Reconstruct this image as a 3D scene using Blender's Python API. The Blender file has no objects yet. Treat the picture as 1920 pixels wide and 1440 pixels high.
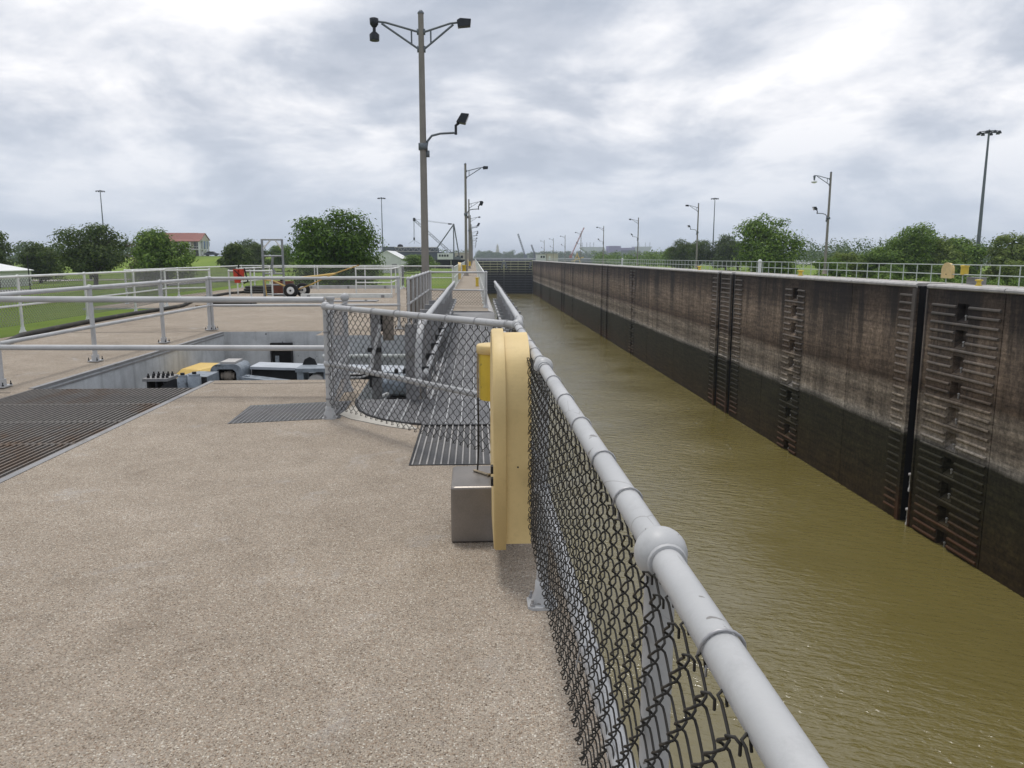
import bpy, math, random
import numpy as np
from mathutils import Vector, Matrix
from mathutils.geometry import tessellate_polygon
R = math.radians
random.seed(7)
S = bpy.context.scene
COL = S.collection

# ------------------------------------------------------------------ camera
cam = bpy.data.cameras.new('camera')
cam.sensor_width = 36.0
cam.lens = 1442 / 1920 * 36.0
cam.clip_start = 0.02
cam.clip_end = 20000
co = bpy.data.objects.new('camera', cam)
COL.objects.link(co)
co.location = (0, 0, 1.53)
co.rotation_euler = (R(90 - 9.37), 0, -math.atan(71 / 1442 * math.cos(R(9.37))))
S.camera = co

# ------------------------------------------------------------------ view + sun + sky
S.view_settings.view_transform = 'Standard'
S.view_settings.look = 'None'
S.view_settings.gamma = 1.0
S.view_settings.use_curve_mapping = False
S.view_settings.exposure = 0.36
S.cycles.max_bounces = 6
S.cycles.transparent_max_bounces = 6
S.cycles.volume_bounces = 0
S.cycles.caustics_reflective = False
S.cycles.caustics_refractive = False

SUN_EL, SUN_AZ = 71.0, -24.0          # azimuth from +Y towards +X
sun = bpy.data.lights.new('sun', 'SUN')
sun.energy = 1.5
sun.angle = R(14)
sun.color = (1.0, 0.96, 0.9)
so = bpy.data.objects.new('sun', sun)
COL.objects.link(so)
d = Vector((math.sin(R(SUN_AZ)) * math.cos(R(SUN_EL)), math.cos(R(SUN_AZ)) * math.cos(R(SUN_EL)), math.sin(R(SUN_EL))))
so.rotation_euler = d.to_track_quat('Z', 'Y').to_euler()

W = bpy.data.worlds.new('World')
S.world = W
W.use_nodes = True
nt = W.node_tree
nt.nodes.clear()


class G:
    """small node-graph helper"""
    def __init__(self, nt):
        self.nt = nt

    def n(self, t, **kw):
        x = self.nt.nodes.new(t)
        for k, v in kw.items():
            if k.startswith('i_'):
                key = k[2:]
                key = int(key) if key.isdigit() else key.replace('_', ' ')
                self.put(x.inputs[key], v)
            else:
                setattr(x, k, v)
        return x

    def put(self, s, v):
        if isinstance(v, bpy.types.NodeSocket):
            self.nt.links.new(v, s)
        elif isinstance(v, bpy.types.Node):
            self.nt.links.new(v.outputs[0], s)
        else:
            s.default_value = v

    def m(self, op, a, b=0.0, c=None, clamp=False):
        x = self.nt.nodes.new('ShaderNodeMath')
        x.operation = op
        x.use_clamp = clamp
        self.put(x.inputs[0], a)
        self.put(x.inputs[1], b)
        if c is not None:
            self.put(x.inputs[2], c)
        return x.outputs[0]

    def noise(self, vec, scale, detail=4.0, rough=0.55, dist=0.0):
        x = self.nt.nodes.new('ShaderNodeTexNoise')
        self.put(x.inputs['Vector'], vec)
        x.inputs['Scale'].default_value = scale
        x.inputs['Detail'].default_value = detail
        x.inputs['Roughness'].default_value = rough
        x.inputs['Distortion'].default_value = dist
        return x.outputs['Fac']

    def vor(self, vec, scale, feature='F1', rnd=1.0):
        x = self.nt.nodes.new('ShaderNodeTexVoronoi')
        x.feature = feature
        self.put(x.inputs['Vector'], vec)
        x.inputs['Scale'].default_value = scale
        x.inputs['Randomness'].default_value = rnd
        return x

    def ramp(self, fac, stops, interp='LINEAR'):
        x = self.nt.nodes.new('ShaderNodeValToRGB')
        x.color_ramp.interpolation = interp
        e = x.color_ramp.elements
        while len(e) < len(stops):
            e.new(0.5)
        for el, (p, c) in zip(e, stops):
            el.position = p
            el.color = (c, c, c, 1) if isinstance(c, (int, float)) else (*c, 1)
        self.put(x.inputs[0], fac)
        return x.outputs[0]

    def mix(self, fac, a, b, mode='MIX'):
        x = self.nt.nodes.new('ShaderNodeMix')
        x.data_type = 'RGBA'
        x.blend_type = mode
        self.put(x.inputs[0], fac)
        for s, v in ((x.inputs[6], a), (x.inputs[7], b)):
            if isinstance(v, tuple):
                v = (*v, 1) if len(v) == 3 else v
            self.put(s, v)
        return x.outputs[2]

    def mapr(self, v, a, b, c=0.0, d=1.0):
        x = self.nt.nodes.new('ShaderNodeMapRange')
        self.put(x.inputs[0], v)
        for i, q in enumerate((a, b, c, d)):
            x.inputs[i + 1].default_value = q
        return x.outputs[0]

    def scale(self, vec, s):
        x = self.nt.nodes.new('ShaderNodeVectorMath')
        x.operation = 'MULTIPLY'
        self.put(x.inputs[0], vec)
        x.inputs[1].default_value = s
        return x.outputs[0]

    def bump(self, h, strength=0.3, dist=0.01, normal=None):
        x = self.nt.nodes.new('ShaderNodeBump')
        x.inputs['Strength'].default_value = strength
        x.inputs['Distance'].default_value = dist
        self.put(x.inputs['Height'], h)
        if normal is not None:
            self.put(x.inputs['Normal'], normal)
        return x.outputs[0]


g = G(nt)
tc = g.n('ShaderNodeTexCoord').outputs['Generated']
sep = g.n('ShaderNodeSeparateXYZ', i_0=tc)
dz = g.m('MAXIMUM', sep.outputs[2], 0.0)
den = g.m('ADD', dz, 0.32)
cv = g.n('ShaderNodeCombineXYZ', i_0=g.m('DIVIDE', sep.outputs[0], den), i_1=g.m('DIVIDE', sep.outputs[1], den), i_2=0.37).outputs[0]
n1 = g.noise(cv, 1.75, 7.0, 0.56, 0.35)
n2 = g.noise(g.scale(cv, (1.0, 1.25, 1.0)), 3.4, 7.0, 0.58, 0.3)
n3 = g.noise(cv, 9.0, 4.0, 0.6, 0.4)
cl = g.m('ADD', g.m('MULTIPLY', n1, 0.70), g.m('ADD', g.m('MULTIPLY', n2, 0.24), g.m('MULTIPLY', n3, 0.06)))
ccol = g.ramp(cl, [(0.39, (4.5, 4.95, 5.8)), (0.455, (5.6, 6.0, 6.8)), (0.505, (7.2, 7.45, 8.05)), (0.575, (9.4, 9.4, 9.65))])
sky = g.n('ShaderNodeTexSky', sky_type='NISHITA')
sky.sun_disc = False
sky.sun_elevation = R(SUN_EL)
sky.sun_rotation = R(SUN_AZ)
cover = g.mapr(g.noise(cv, 1.4, 5.0, 0.6), 0.25, 0.42, 0.86, 1.0)
c1 = g.mix(cover, sky.outputs[0], ccol)
hz = g.mapr(dz, 0.0, 0.17, 0.90, 0.0)
c2 = g.mix(hz, c1, (5.35, 6.05, 7.1))
bg = g.n('ShaderNodeBackground', i_Color=c2)
bg.inputs['Strength'].default_value = 0.086
wo = g.n('ShaderNodeOutputWorld', i_0=bg)

# ------------------------------------------------------------------ materials
M = {}


def mat(name):
    m = bpy.data.materials.new(name)
    m.use_nodes = True
    m.node_tree.nodes.clear()
    gg = G(m.node_tree)
    bs = gg.n('ShaderNodeBsdfPrincipled')
    bs.inputs['Specular IOR Level'].default_value = 0.22
    out = gg.n('ShaderNodeOutputMaterial', i_0=bs)
    pos = gg.n('ShaderNodeNewGeometry').outputs['Position']
    M[name] = m
    return gg, bs, pos, out


def simple(name, col, rough=0.6, metal=0.0, var=0.25, scale=6.0, bump=0.15, fine=80.0, dirt=None):
    gg, bs, pos, out = mat(name)
    obj = gg.n('ShaderNodeTexCoord').outputs['Object']
    n = gg.noise(obj, scale, 5.0, 0.6)
    f = gg.noise(obj, fine, 3.0, 0.6)
    k = gg.m('ADD', gg.m('MULTIPLY', n, 0.7), gg.m('MULTIPLY', f, 0.3))
    lo = tuple(c * (1 - var) for c in col)
    hi = tuple(min(1, c * (1 + var)) for c in col)
    c = gg.ramp(k, [(0.3, lo), (0.7, hi)])
    if dirt:
        msk = gg.mapr(gg.noise(obj, scale * 0.7 + 1.3, 6.0, 0.7), 0.56, 0.68)
        c = gg.mix(gg.m('MULTIPLY', msk, 0.7), c, dirt)
    gg.put(bs.inputs['Base Color'], c)
    bs.inputs['Metallic'].default_value = metal
    gg.put(bs.inputs['Roughness'], gg.mapr(n, 0.2, 0.8, max(0.05, rough - 0.1), min(1, rough + 0.1)))
    if bump:
        gg.put(bs.inputs['Normal'], gg.bump(f, bump, 0.004))
    return M[name]


def m_aggregate():
    gg, bs, pos, out = mat('aggregate')
    v = gg.vor(pos, 135.0)
    v2 = gg.vor(pos, 260.0)
    rnd = gg.n('ShaderNodeSeparateColor', i_0=v.outputs['Color']).outputs[0]
    rnd2 = gg.n('ShaderNodeSeparateColor', i_0=v2.outputs['Color']).outputs[1]
    peb = gg.ramp(rnd, [(0.0, (0.075, 0.056, 0.042)), (0.2, (0.19, 0.138, 0.096)), (0.42, (0.29, 0.228, 0.170)), (0.62, (0.25, 0.218, 0.182)),
                        (0.85, (0.36, 0.305, 0.235)), (0.98, (0.47, 0.44, 0.38))])
    sand = gg.ramp(rnd2, [(0.0, (0.14, 0.115, 0.088)), (1.0, (0.34, 0.295, 0.24))])
    c = gg.mix(gg.mapr(v.outputs['Distance'], 0.38, 0.58), peb, sand)
    big = gg.noise(pos, 0.55, 6.0, 0.62, 0.4)
    mid = gg.noise(pos, 3.2, 6.0, 0.68)
    grey = gg.ramp(gg.m('ADD', gg.m('MULTIPLY', big, 0.55), gg.m('MULTIPLY', mid, 0.45)),
                   [(0.34, (0.72, 0.69, 0.66)), (0.45, (0.95, 0.93, 0.90)), (0.55, (1.06, 1.045, 1.02)), (0.68, (1.25, 1.25, 1.25))])
    c = gg.mix(1.0, c, grey, 'MULTIPLY')
    worn = gg.mapr(gg.noise(pos, 1.7, 8.0, 0.74, 0.6), 0.57, 0.70, 0.0, 0.42)
    c = gg.mix(worn, c, (0.345, 0.335, 0.318))
    stain = gg.mapr(gg.noise(gg.scale(pos, (1.2, 0.5, 1)), 1.1, 7.0, 0.74, 0.8), 0.60, 0.74, 0.0, 0.38)
    c = gg.mix(stain, c, (0.115, 0.095, 0.075))
    c = gg.mix(1.0, c, (1.12, 1.14, 1.18), 'MULTIPLY')
    gg.put(bs.inputs['Base Color'], c)
    bs.inputs['Roughness'].default_value = 0.85
    h = gg.m('SUBTRACT', 1.0, v.outputs['Distance'])
    gg.put(bs.inputs['Normal'], gg.bump(h, 0.6, 0.004))


def m_concrete(name, col, pits=True, streak=False):
    gg, bs, pos, out = mat(name)
    n = gg.noise(pos, 2.0, 7.0, 0.65, 0.3)
    f = gg.noise(pos, 45.0, 4.0, 0.6)
    c = gg.ramp(gg.m('ADD', gg.m('MULTIPLY', n, 0.75), gg.m('MULTIPLY', f, 0.25)),
                [(0.3, tuple(x * 0.68 for x in col)), (0.5, col), (0.72, tuple(min(1, x * 1.3) for x in col))])
    if streak:
        sn = gg.noise(gg.scale(pos, (5, 5, 0.35)), 1.0, 5.0, 0.6)
        c = gg.mix(gg.mapr(sn, 0.52, 0.72, 0, 0.55), c, tuple(x * 0.45 for x in col))
    if pits:
        v = gg.vor(pos, 9.0)
        sz = gg.n('ShaderNodeSeparateColor', i_0=v.outputs['Color']).outputs[0]
        p = gg.m('LESS_THAN', v.outputs['Distance'], gg.mapr(sz, 0.55, 1.0, 0.0, 0.20))
        c = gg.mix(gg.m('MULTIPLY', p, 0.8), c, tuple(x * 0.15 for x in col))
    gg.put(bs.inputs['Base Color'], c)
    bs.inputs['Roughness'].default_value = 0.88
    gg.put(bs.inputs['Normal'], gg.bump(f, 0.25, 0.006))


def m_paint(name, col, rough=0.42, chip=(0.16, 0.15, 0.14), crack=True, chipamt=0.66):
    """old rail paint: fine cracks, chips, grime"""
    gg, bs, pos, out = mat(name)
    n = gg.noise(pos, 3.5, 5.0, 0.6)
    c = gg.ramp(n, [(0.3, tuple(x * 0.82 for x in col)), (0.7, tuple(min(1, x * 1.1) for x in col))])
    grime = gg.mapr(gg.noise(pos, 14.0, 7.0, 0.7), 0.52, 0.76, 0, 0.45)
    c = gg.mix(grime, c, tuple(x * 0.55 for x in col))
    ch = gg.mapr(gg.noise(pos, 26.0, 3.0, 0.5, 0.6), chipamt + 0.03, chipamt + 0.045)
    c = gg.mix(gg.m('MULTIPLY', ch, 0.85), c, chip)
    if crack:
        dv = gg.vor(gg.scale(pos, (1.0, 0.35, 1.0)), 9.0, 'DISTANCE_TO_EDGE')
        ck = gg.m('MULTIPLY', gg.m('LESS_THAN', dv.outputs['Distance'], 0.006), gg.mapr(gg.noise(pos, 5.0, 2.0), 0.50, 0.54))
        c = gg.mix(gg.m('MULTIPLY', ck, 0.55), c, (0.17, 0.16, 0.15))
    gg.put(bs.inputs['Base Color'], c)
    bs.inputs['Specular IOR Level'].default_value = 0.4
    gg.put(bs.inputs['Roughness'], gg.mapr(n, 0.3, 0.7, rough - 0.08, rough + 0.12))
    gg.put(bs.inputs['Normal'], gg.bump(gg.noise(pos, 120.0, 3.0), 0.12, 0.002))


def wall_colour(gg, pos):
    """dark tide stains by height, streaks down the face"""
    sp = gg.n('ShaderNodeSeparateXYZ', i_0=pos)
    n = gg.noise(gg.scale(pos, (0.4, 0.16, 0.9)), 1.0, 7.0, 0.66, 0.3)
    zz = gg.m('ADD', sp.outputs[2], gg.m('MULTIPLY', gg.m('SUBTRACT', n, 0.5), 0.6))
    t = gg.mapr(zz, -15.0, 0.0)
    c = gg.ramp(t, [(0.0, (0.042, 0.027, 0.011)), (0.08, (0.046, 0.031, 0.013)), (0.25, (0.034, 0.029, 0.013)), (0.388, (0.030, 0.028, 0.015)),
                    (0.402, (0.18, 0.165, 0.145)), (0.418, (0.30, 0.282, 0.255)), (0.45, (0.185, 0.17, 0.15)), (0.50, (0.125, 0.11, 0.093)), (0.54, (0.195, 0.178, 0.155)),
                    (0.575, (0.16, 0.14, 0.118)), (0.60, (0.068, 0.051, 0.038)), (0.70, (0.150, 0.122, 0.098)), (0.80, (0.165, 0.137, 0.112)),
                    (0.89, (0.062, 0.049, 0.040)), (1.0, (0.030, 0.025, 0.022))])
    low = gg.mapr(zz, -9.6, -8.6)
    st = gg.noise(gg.scale(pos, (1.0, 0.8, 0.05)), 1.0, 7.0, 0.66)
    stc = gg.ramp(st, [(0.36, 0.6), (0.5, 0.97), (0.64, 1.25)])
    c = gg.mix(gg.mapr(low, 0, 1, 0.35, 1.0), c, gg.mix(1.0, c, stc, 'MULTIPLY'))
    hs = gg.noise(gg.scale(pos, (0.5, 0.30, 4.0)), 1.0, 7.0, 0.7)
    c = gg.mix(1.0, c, gg.ramp(hs, [(0.36, 0.6), (0.52, 1.0), (0.68, 1.4)]), 'MULTIPLY')
    fl = gg.noise(pos, 4.0, 8.0, 0.78)
    c = gg.mix(1.0, c, gg.ramp(fl, [(0.35, 0.5), (0.5, 1.0), (0.66, 1.6)]), 'MULTIPLY')
    c = gg.mix(gg.mapr(zz, -9.0, -8.4), c, gg.mix(1.0, c, (1.30, 1.19, 1.07), 'MULTIPLY'))
    # pale mineral runs and black drips
    run = gg.m('MULTIPLY', gg.mapr(gg.noise(gg.scale(pos, (1.0, 4.0, 0.14)), 1.0, 4.0, 0.6), 0.66, 0.74, 0, 0.30), low)
    c = gg.mix(run, c, (0.30, 0.27, 0.25))
    drip = gg.m('MULTIPLY', gg.mapr(gg.noise(gg.scale(pos, (1.0, 0.28, 0.035)), 1.0, 7.0, 0.7, 0.3), 0.49, 0.57), gg.mapr(zz, -6.8, -2.0))
    c = gg.mix(gg.m('MULTIPLY', drip, 0.8), c, (0.017, 0.015, 0.015))
    return c, fl


def m_wall(name):
    gg, bs, pos, out = mat(name)
    c, fl = wall_colour(gg, pos)
    gg.put(bs.inputs['Base Color'], c)
    bs.inputs['Roughness'].default_value = 0.85
    gg.put(bs.inputs['Normal'], gg.bump(fl, 0.5, 0.03))


def m_bar():
    gg, bs, pos, out = mat('armour_bar')
    c, fl = wall_colour(gg, pos)
    sp = gg.n('ShaderNodeSeparateXYZ', i_0=pos)
    n = gg.noise(gg.scale(pos, (1, 0.8, 3)), 1.6, 5.0, 0.65)
    z = gg.m('ADD', sp.outputs[2], gg.m('MULTIPLY', gg.m('SUBTRACT', n, 0.5), 2.5))
    c = gg.mix(gg.mapr(z, -12.2, -13.8, 0.0, 0.6), c, (0.125, 0.055, 0.028))
    c = gg.mix(gg.mapr(z, -6.5, -4.5, 0.0, 0.5), c, (0.165, 0.155, 0.145))
    c = gg.mix(1.0, c, (0.86, 0.86, 0.86), 'MULTIPLY')
    gg.put(bs.inputs['Base Color'], c)
    bs.inputs['Roughness'].default_value = 0.75
    gg.put(bs.inputs['Normal'], gg.bump(fl, 0.4, 0.02))


def m_gate():
    gg, bs, pos, out = mat('gate_steel')
    sp = gg.n('ShaderNodeSeparateXYZ', i_0=pos)
    n = gg.noise(pos, 0.8, 5.0, 0.65)
    z = gg.m('ADD', sp.outputs[2], gg.m('MULTIPLY', gg.m('SUBTRACT', n, 0.5), 2.0))
    c = gg.ramp(gg.mapr(z, -15.0, 0.0), [(0.0, (0.055, 0.060, 0.070)), (0.50, (0.075, 0.080, 0.085)), (0.63, (0.17, 0.175, 0.13)), (0.76, (0.46, 0.47, 0.28)), (1.0, (0.52, 0.53, 0.36))])
    gg.put(bs.inputs['Base Color'], c)
    bs.inputs['Roughness'].default_value = 0.7


def m_water(name, col, rough=0.06, big=1.0):
    gg, bs, pos, out = mat(name)
    n = gg.noise(pos, 0.05, 4.0, 0.6)
    c = gg.ramp(n, [(0.3, tuple(x * 0.85 for x in col)), (0.7, tuple(x * 1.15 for x in col))])
    gg.put(bs.inputs['Base Color'], c)
    bs.inputs['Roughness'].default_value = rough + 0.05
    bs.inputs['Specular IOR Level'].default_value = 0.8
    bs.inputs['IOR'].default_value = 1.5
    p2 = gg.n('ShaderNodeVectorRotate', rotation_type='Z_AXIS', i_Vector=pos)
    p2.inputs['Angle'].default_value = R(22)
    a = gg.noise(gg.scale(p2.outputs[0], (0.6, 1.7, 1)), 1.5 * big, 3.0, 0.5, 0.5)
    b = gg.noise(gg.scale(p2.outputs[0], (0.7, 1.6, 1)), 4.2 * big, 3.0, 0.55, 0.5)
    e = gg.noise(pos, 0.10, 3.0, 0.5)
    amp = gg.mapr(e, 0.32, 0.66, 0.35, 1.25)
    h = gg.m('MULTIPLY', gg.m('ADD', a, gg.m('MULTIPLY', b, 0.42)), amp)
    gg.put(bs.inputs['Normal'], gg.bump(h, 1.0, 0.11))


def m_grass():
    gg, bs, pos, out = mat('grass')
    n = gg.noise(pos, 0.05, 5.0, 0.6)
    b = gg.noise(pos, 0.9, 6.0, 0.7)
    f = gg.noise(pos, 9.0, 5.0, 0.8)
    k = gg.m('ADD', gg.m('MULTIPLY', n, 0.4), gg.m('ADD', gg.m('MULTIPLY', b, 0.3), gg.m('MULTIPLY', f, 0.3)))
    c = gg.ramp(k, [(0.32, (0.075, 0.125, 0.016)), (0.46, (0.125, 0.195, 0.024)), (0.56, (0.17, 0.24, 0.034)), (0.70, (0.26, 0.29, 0.07))])
    gg.put(bs.inputs['Base Color'], c)
    bs.inputs['Roughness'].default_value = 0.95
    gg.put(bs.inputs['Normal'], gg.bump(f, 0.9, 0.12))


def m_leaf(name, a, b, c):
    m = bpy.data.materials.new(name)
    m.use_nodes = True
    m.node_tree.nodes.clear()
    gg = G(m.node_tree)
    geo = gg.n('ShaderNodeNewGeometry')
    big = gg.noise(geo.outputs['Position'], 0.55, 3.0, 0.6)
    k = gg.m('ADD', gg.m('MULTIPLY', geo.outputs['Random Per Island'], 0.5), gg.m('MULTIPLY', big, 0.5))
    col = gg.ramp(k, [(0.2, a), (0.5, b), (0.8, c)])
    df = gg.n('ShaderNodeBsdfPrincipled', i_Base_Color=col)
    df.inputs['Roughness'].default_value = 0.6
    df.inputs['Specular IOR Level'].default_value = 0.15
    tr = gg.n('ShaderNodeBsdfTranslucent', i_Color=gg.mix(0.4, col, (0.14, 0.20, 0.02)))
    mx = gg.n('ShaderNodeMixShader')
    mx.inputs[0].default_value = 0.30
    gg.put(mx.inputs[1], df)
    gg.put(mx.inputs[2], tr)
    gg.n('ShaderNodeOutputMaterial', i_0=mx)
    M[name] = m


def m_plank():
    """galvanised walkway plank: rows of small punched holes"""
    gg, bs, pos, out = mat('grip_plank')
    v = gg.vor(gg.scale(pos, (1.0, 0.55, 1.0)), 42.0, rnd=0.25)
    hole = gg.m('LESS_THAN', v.outputs['Distance'], 0.42)
    n = gg.noise(pos, 2.2, 5.0, 0.6)
    c = gg.ramp(n, [(0.3, (0.115, 0.115, 0.12)), (0.7, (0.20, 0.20, 0.205))])
    c = gg.mix(gg.m('MULTIPLY', hole, 0.72), c, (0.045, 0.047, 0.05))
    gg.put(bs.inputs['Base Color'], c)
    bs.inputs['Metallic'].default_value = 0.35
    bs.inputs['Roughness'].default_value = 0.5
    gg.put(bs.inputs['Normal'], gg.bump(v.outputs['Distance'], 0.6, 0.006))


def m_grating():
    gg, bs, pos, out = mat('grating_steel')
    n = gg.noise(gg.scale(pos, (0.9, 0.5, 1)), 1.1, 5.0, 0.65, 0.5)
    sp = gg.n('ShaderNodeSeparateXYZ', i_0=pos)
    ex = gg.m('MULTIPLY', gg.mapr(sp.outputs[0], -4.4, -3.3, -0.06, 0.13), gg.mapr(sp.outputs[1], 8.15, 8.2, 1.0, -0.6))
    r = gg.mapr(gg.m('ADD', n, ex), 0.52, 0.70)
    c = gg.mix(r, (0.215, 0.20, 0.185), (0.17, 0.10, 0.055))
    c = gg.mix(gg.mapr(gg.noise(pos, 25.0, 3.0), 0.4, 0.7, 0, 0.5), c, (0.12, 0.115, 0.11))
    gg.put(bs.inputs['Base Color'], c)
    bs.inputs['Metallic'].default_value = 0.25
    bs.inputs['Roughness'].default_value = 0.6


m_aggregate()
m_concrete('pit_concrete', (0.45, 0.468, 0.485), True, True)
m_concrete('pale_concrete', (0.40, 0.38, 0.34), False)
m_concrete('coping_concrete', (0.42, 0.41, 0.40), False)
m_concrete('wall_top', (0.36, 0.33, 0.29), False)
m_paint('rail_paint', (0.435, 0.44, 0.445))
m_paint('rail_far', (0.48, 0.485, 0.49), crack=False, chipamt=0.8)
m_paint('rail_white', (0.66, 0.68, 0.66), crack=False, chipamt=0.8)
m_paint('rail_green', (0.43, 0.48, 0.43), crack=False, chipamt=0.8)
m_paint('buoy_yellow', (0.66, 0.50, 0.235), rough=0.5, chip=(0.35, 0.25, 0.1), crack=False, chipamt=0.72)
m_paint('can_yellow', (0.64, 0.46, 0.055), rough=0.45, chip=(0.2, 0.15, 0.05), crack=False, chipamt=0.70)
m_wall('lock_wall_face')
m_bar()
m_gate()
m_water('water', (0.150, 0.124, 0.040))
m_water('river_water', (0.14, 0.125, 0.08), 0.1, 0.4)
m_grass()
m_plank()
m_grating()
m_leaf('leaf_dark', (0.020, 0.038, 0.012), (0.055, 0.092, 0.022), (0.135, 0.180, 0.046))
m_leaf('leaf_oak', (0.016, 0.040, 0.008), (0.060, 0.125, 0.018), (0.150, 0.245, 0.040))
m_leaf('leaf_light', (0.030, 0.066, 0.012), (0.115, 0.200, 0.034), (0.245, 0.345, 0.070))
m_leaf('leaf_olive', (0.042, 0.070, 0.014), (0.140, 0.200, 0.040), (0.275, 0.325, 0.085))
m_leaf('leaf_dry', (0.10, 0.08, 0.06), (0.19, 0.155, 0.12), (0.16, 0.18, 0.08))
m_leaf('leaf_far', (0.026, 0.052, 0.018), (0.062, 0.110, 0.032), (0.115, 0.165, 0.052))
simple('bark', (0.085, 0.068, 0.055), 0.9, 0, 0.4, 3.0, 0.5, 30)
simple('wire', (0.040, 0.038, 0.035), 0.6, 0.3, 0.35, 8.0, 0)
simple('wire_galv', (0.36, 0.36, 0.37), 0.45, 0.5, 0.2, 8.0, 0)
simple('stainless', (0.26, 0.24, 0.222), 0.42, 0.8, 0.25, 3.5, 0.05, 140)
simple('rope', (0.30, 0.25, 0.18), 0.9, 0, 0.5, 60.0, 0.4)
simple('rope_black', (0.035, 0.033, 0.03), 0.85, 0, 0.4, 60.0, 0.4)
simple('rubber', (0.022, 0.022, 0.023), 0.75, 0, 0.3, 9.0, 0.2)
simple('hose', (0.045, 0.045, 0.042), 0.7, 0, 0.4, 2.0, 0.2, dirt=(0.16, 0.15, 0.12))
simple('pole', (0.225, 0.212, 0.195), 0.75, 0, 0.22, 1.4, 0.3, 60)
simple('arm_grey', (0.135, 0.155, 0.175), 0.5, 0.2, 0.2, 5)
simple('lamp_dark', (0.030, 0.034, 0.042), 0.45, 0.2, 0.25, 8)
simple('lens', (0.75, 0.76, 0.78), 0.15, 0, 0.05, 8, 0)
simple('machine_grey', (0.215, 0.245, 0.28), 0.5, 0.1, 0.4, 7, 0.1, dirt=(0.04, 0.038, 0.035))
simple('grating_bar', (0.30, 0.29, 0.28), 0.6, 0.1, 0.25, 5, 0.1)
simple('machine_lit', (0.42, 0.45, 0.49), 0.5, 0.1, 0.2, 4, 0.1)
simple('machine_dark', (0.030, 0.031, 0.034), 0.6, 0.2, 0.4, 6, 0.2)
simple('machine_yellow', (0.62, 0.44, 0.15), 0.55, 0, 0.15, 4, 0.05)
simple('plate_grey', (0.245, 0.245, 0.25), 0.55, 0.25, 0.22, 2.6, 0.12, dirt=(0.16, 0.145, 0.12))
simple('plate_brown', (0.235, 0.205, 0.175), 0.65, 0.1, 0.22, 3.0, 0.12)
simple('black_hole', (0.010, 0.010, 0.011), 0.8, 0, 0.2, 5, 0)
simple('red', (0.50, 0.06, 0.035), 0.55, 0, 0.2, 6)
simple('orange', (0.47, 0.32, 0.11), 0.5, 0, 0.25, 6)
simple('rust_red', (0.15, 0.06, 0.042), 0.75, 0, 0.35, 4, 0.2)
simple('scaffold', (0.25, 0.265, 0.275), 0.45, 0.4, 0.25, 5)
simple('timber', (0.33, 0.26, 0.18), 0.85, 0, 0.35, 5, 0.3)
simple('timber_dark', (0.050, 0.042, 0.036), 0.85, 0, 0.4, 5, 0.3)
simple('white_metal', (0.70, 0.71, 0.71), 0.5, 0.1, 0.08, 1.0, 0.03)
simple('white_wall', (0.62, 0.64, 0.63), 0.6, 0, 0.08, 0.7, 0.03)
simple('beige_wall', (0.50, 0.46, 0.40), 0.75, 0, 0.15, 0.6, 0.05)
simple('roof_red', (0.24, 0.105, 0.09), 0.7, 0, 0.2, 0.8, 0.1)
simple('glass_dark', (0.020, 0.024, 0.030), 0.12, 0, 0.1, 1, 0)
simple('slate_blue', (0.115, 0.13, 0.155), 0.7, 0, 0.2, 0.3, 0.05)
simple('dark_hull', (0.024, 0.025, 0.028), 0.7, 0, 0.4, 0.3, 0.1)
simple('crane_grey', (0.16, 0.18, 0.20), 0.6, 0.1, 0.2, 0.6, 0)
simple('crane_red', (0.40, 0.16, 0.13), 0.6, 0.1, 0.2, 0.6, 0)
simple('tower_stone', (0.46, 0.43, 0.40), 0.8, 0, 0.1, 0.1, 0)
simple('stadium_grey', (0.42, 0.44, 0.47), 0.7, 0, 0.12, 0.05, 0)
simple('stadium_purple', (0.20, 0.17, 0.33), 0.7, 0, 0.15, 0.05, 0)
simple('blue_tank', (0.08, 0.14, 0.33), 0.5, 0, 0.1, 0.3, 0)
simple('road', (0.20, 0.20, 0.20), 0.9, 0, 0.2, 0.4, 0.1)
simple('sand', (0.46, 0.41, 0.33), 0.95, 0, 0.2, 0.5, 0.2)
simple('car_silver', (0.5, 0.51, 0.52), 0.3, 0.4, 0.05, 1, 0)
simple('car_dark', (0.06, 0.07, 0.09), 0.3, 0.3, 0.05, 1, 0)

# ------------------------------------------------------------------ mesh helpers
ORG = {}


def V(*a):
    return Vector(a)


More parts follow.
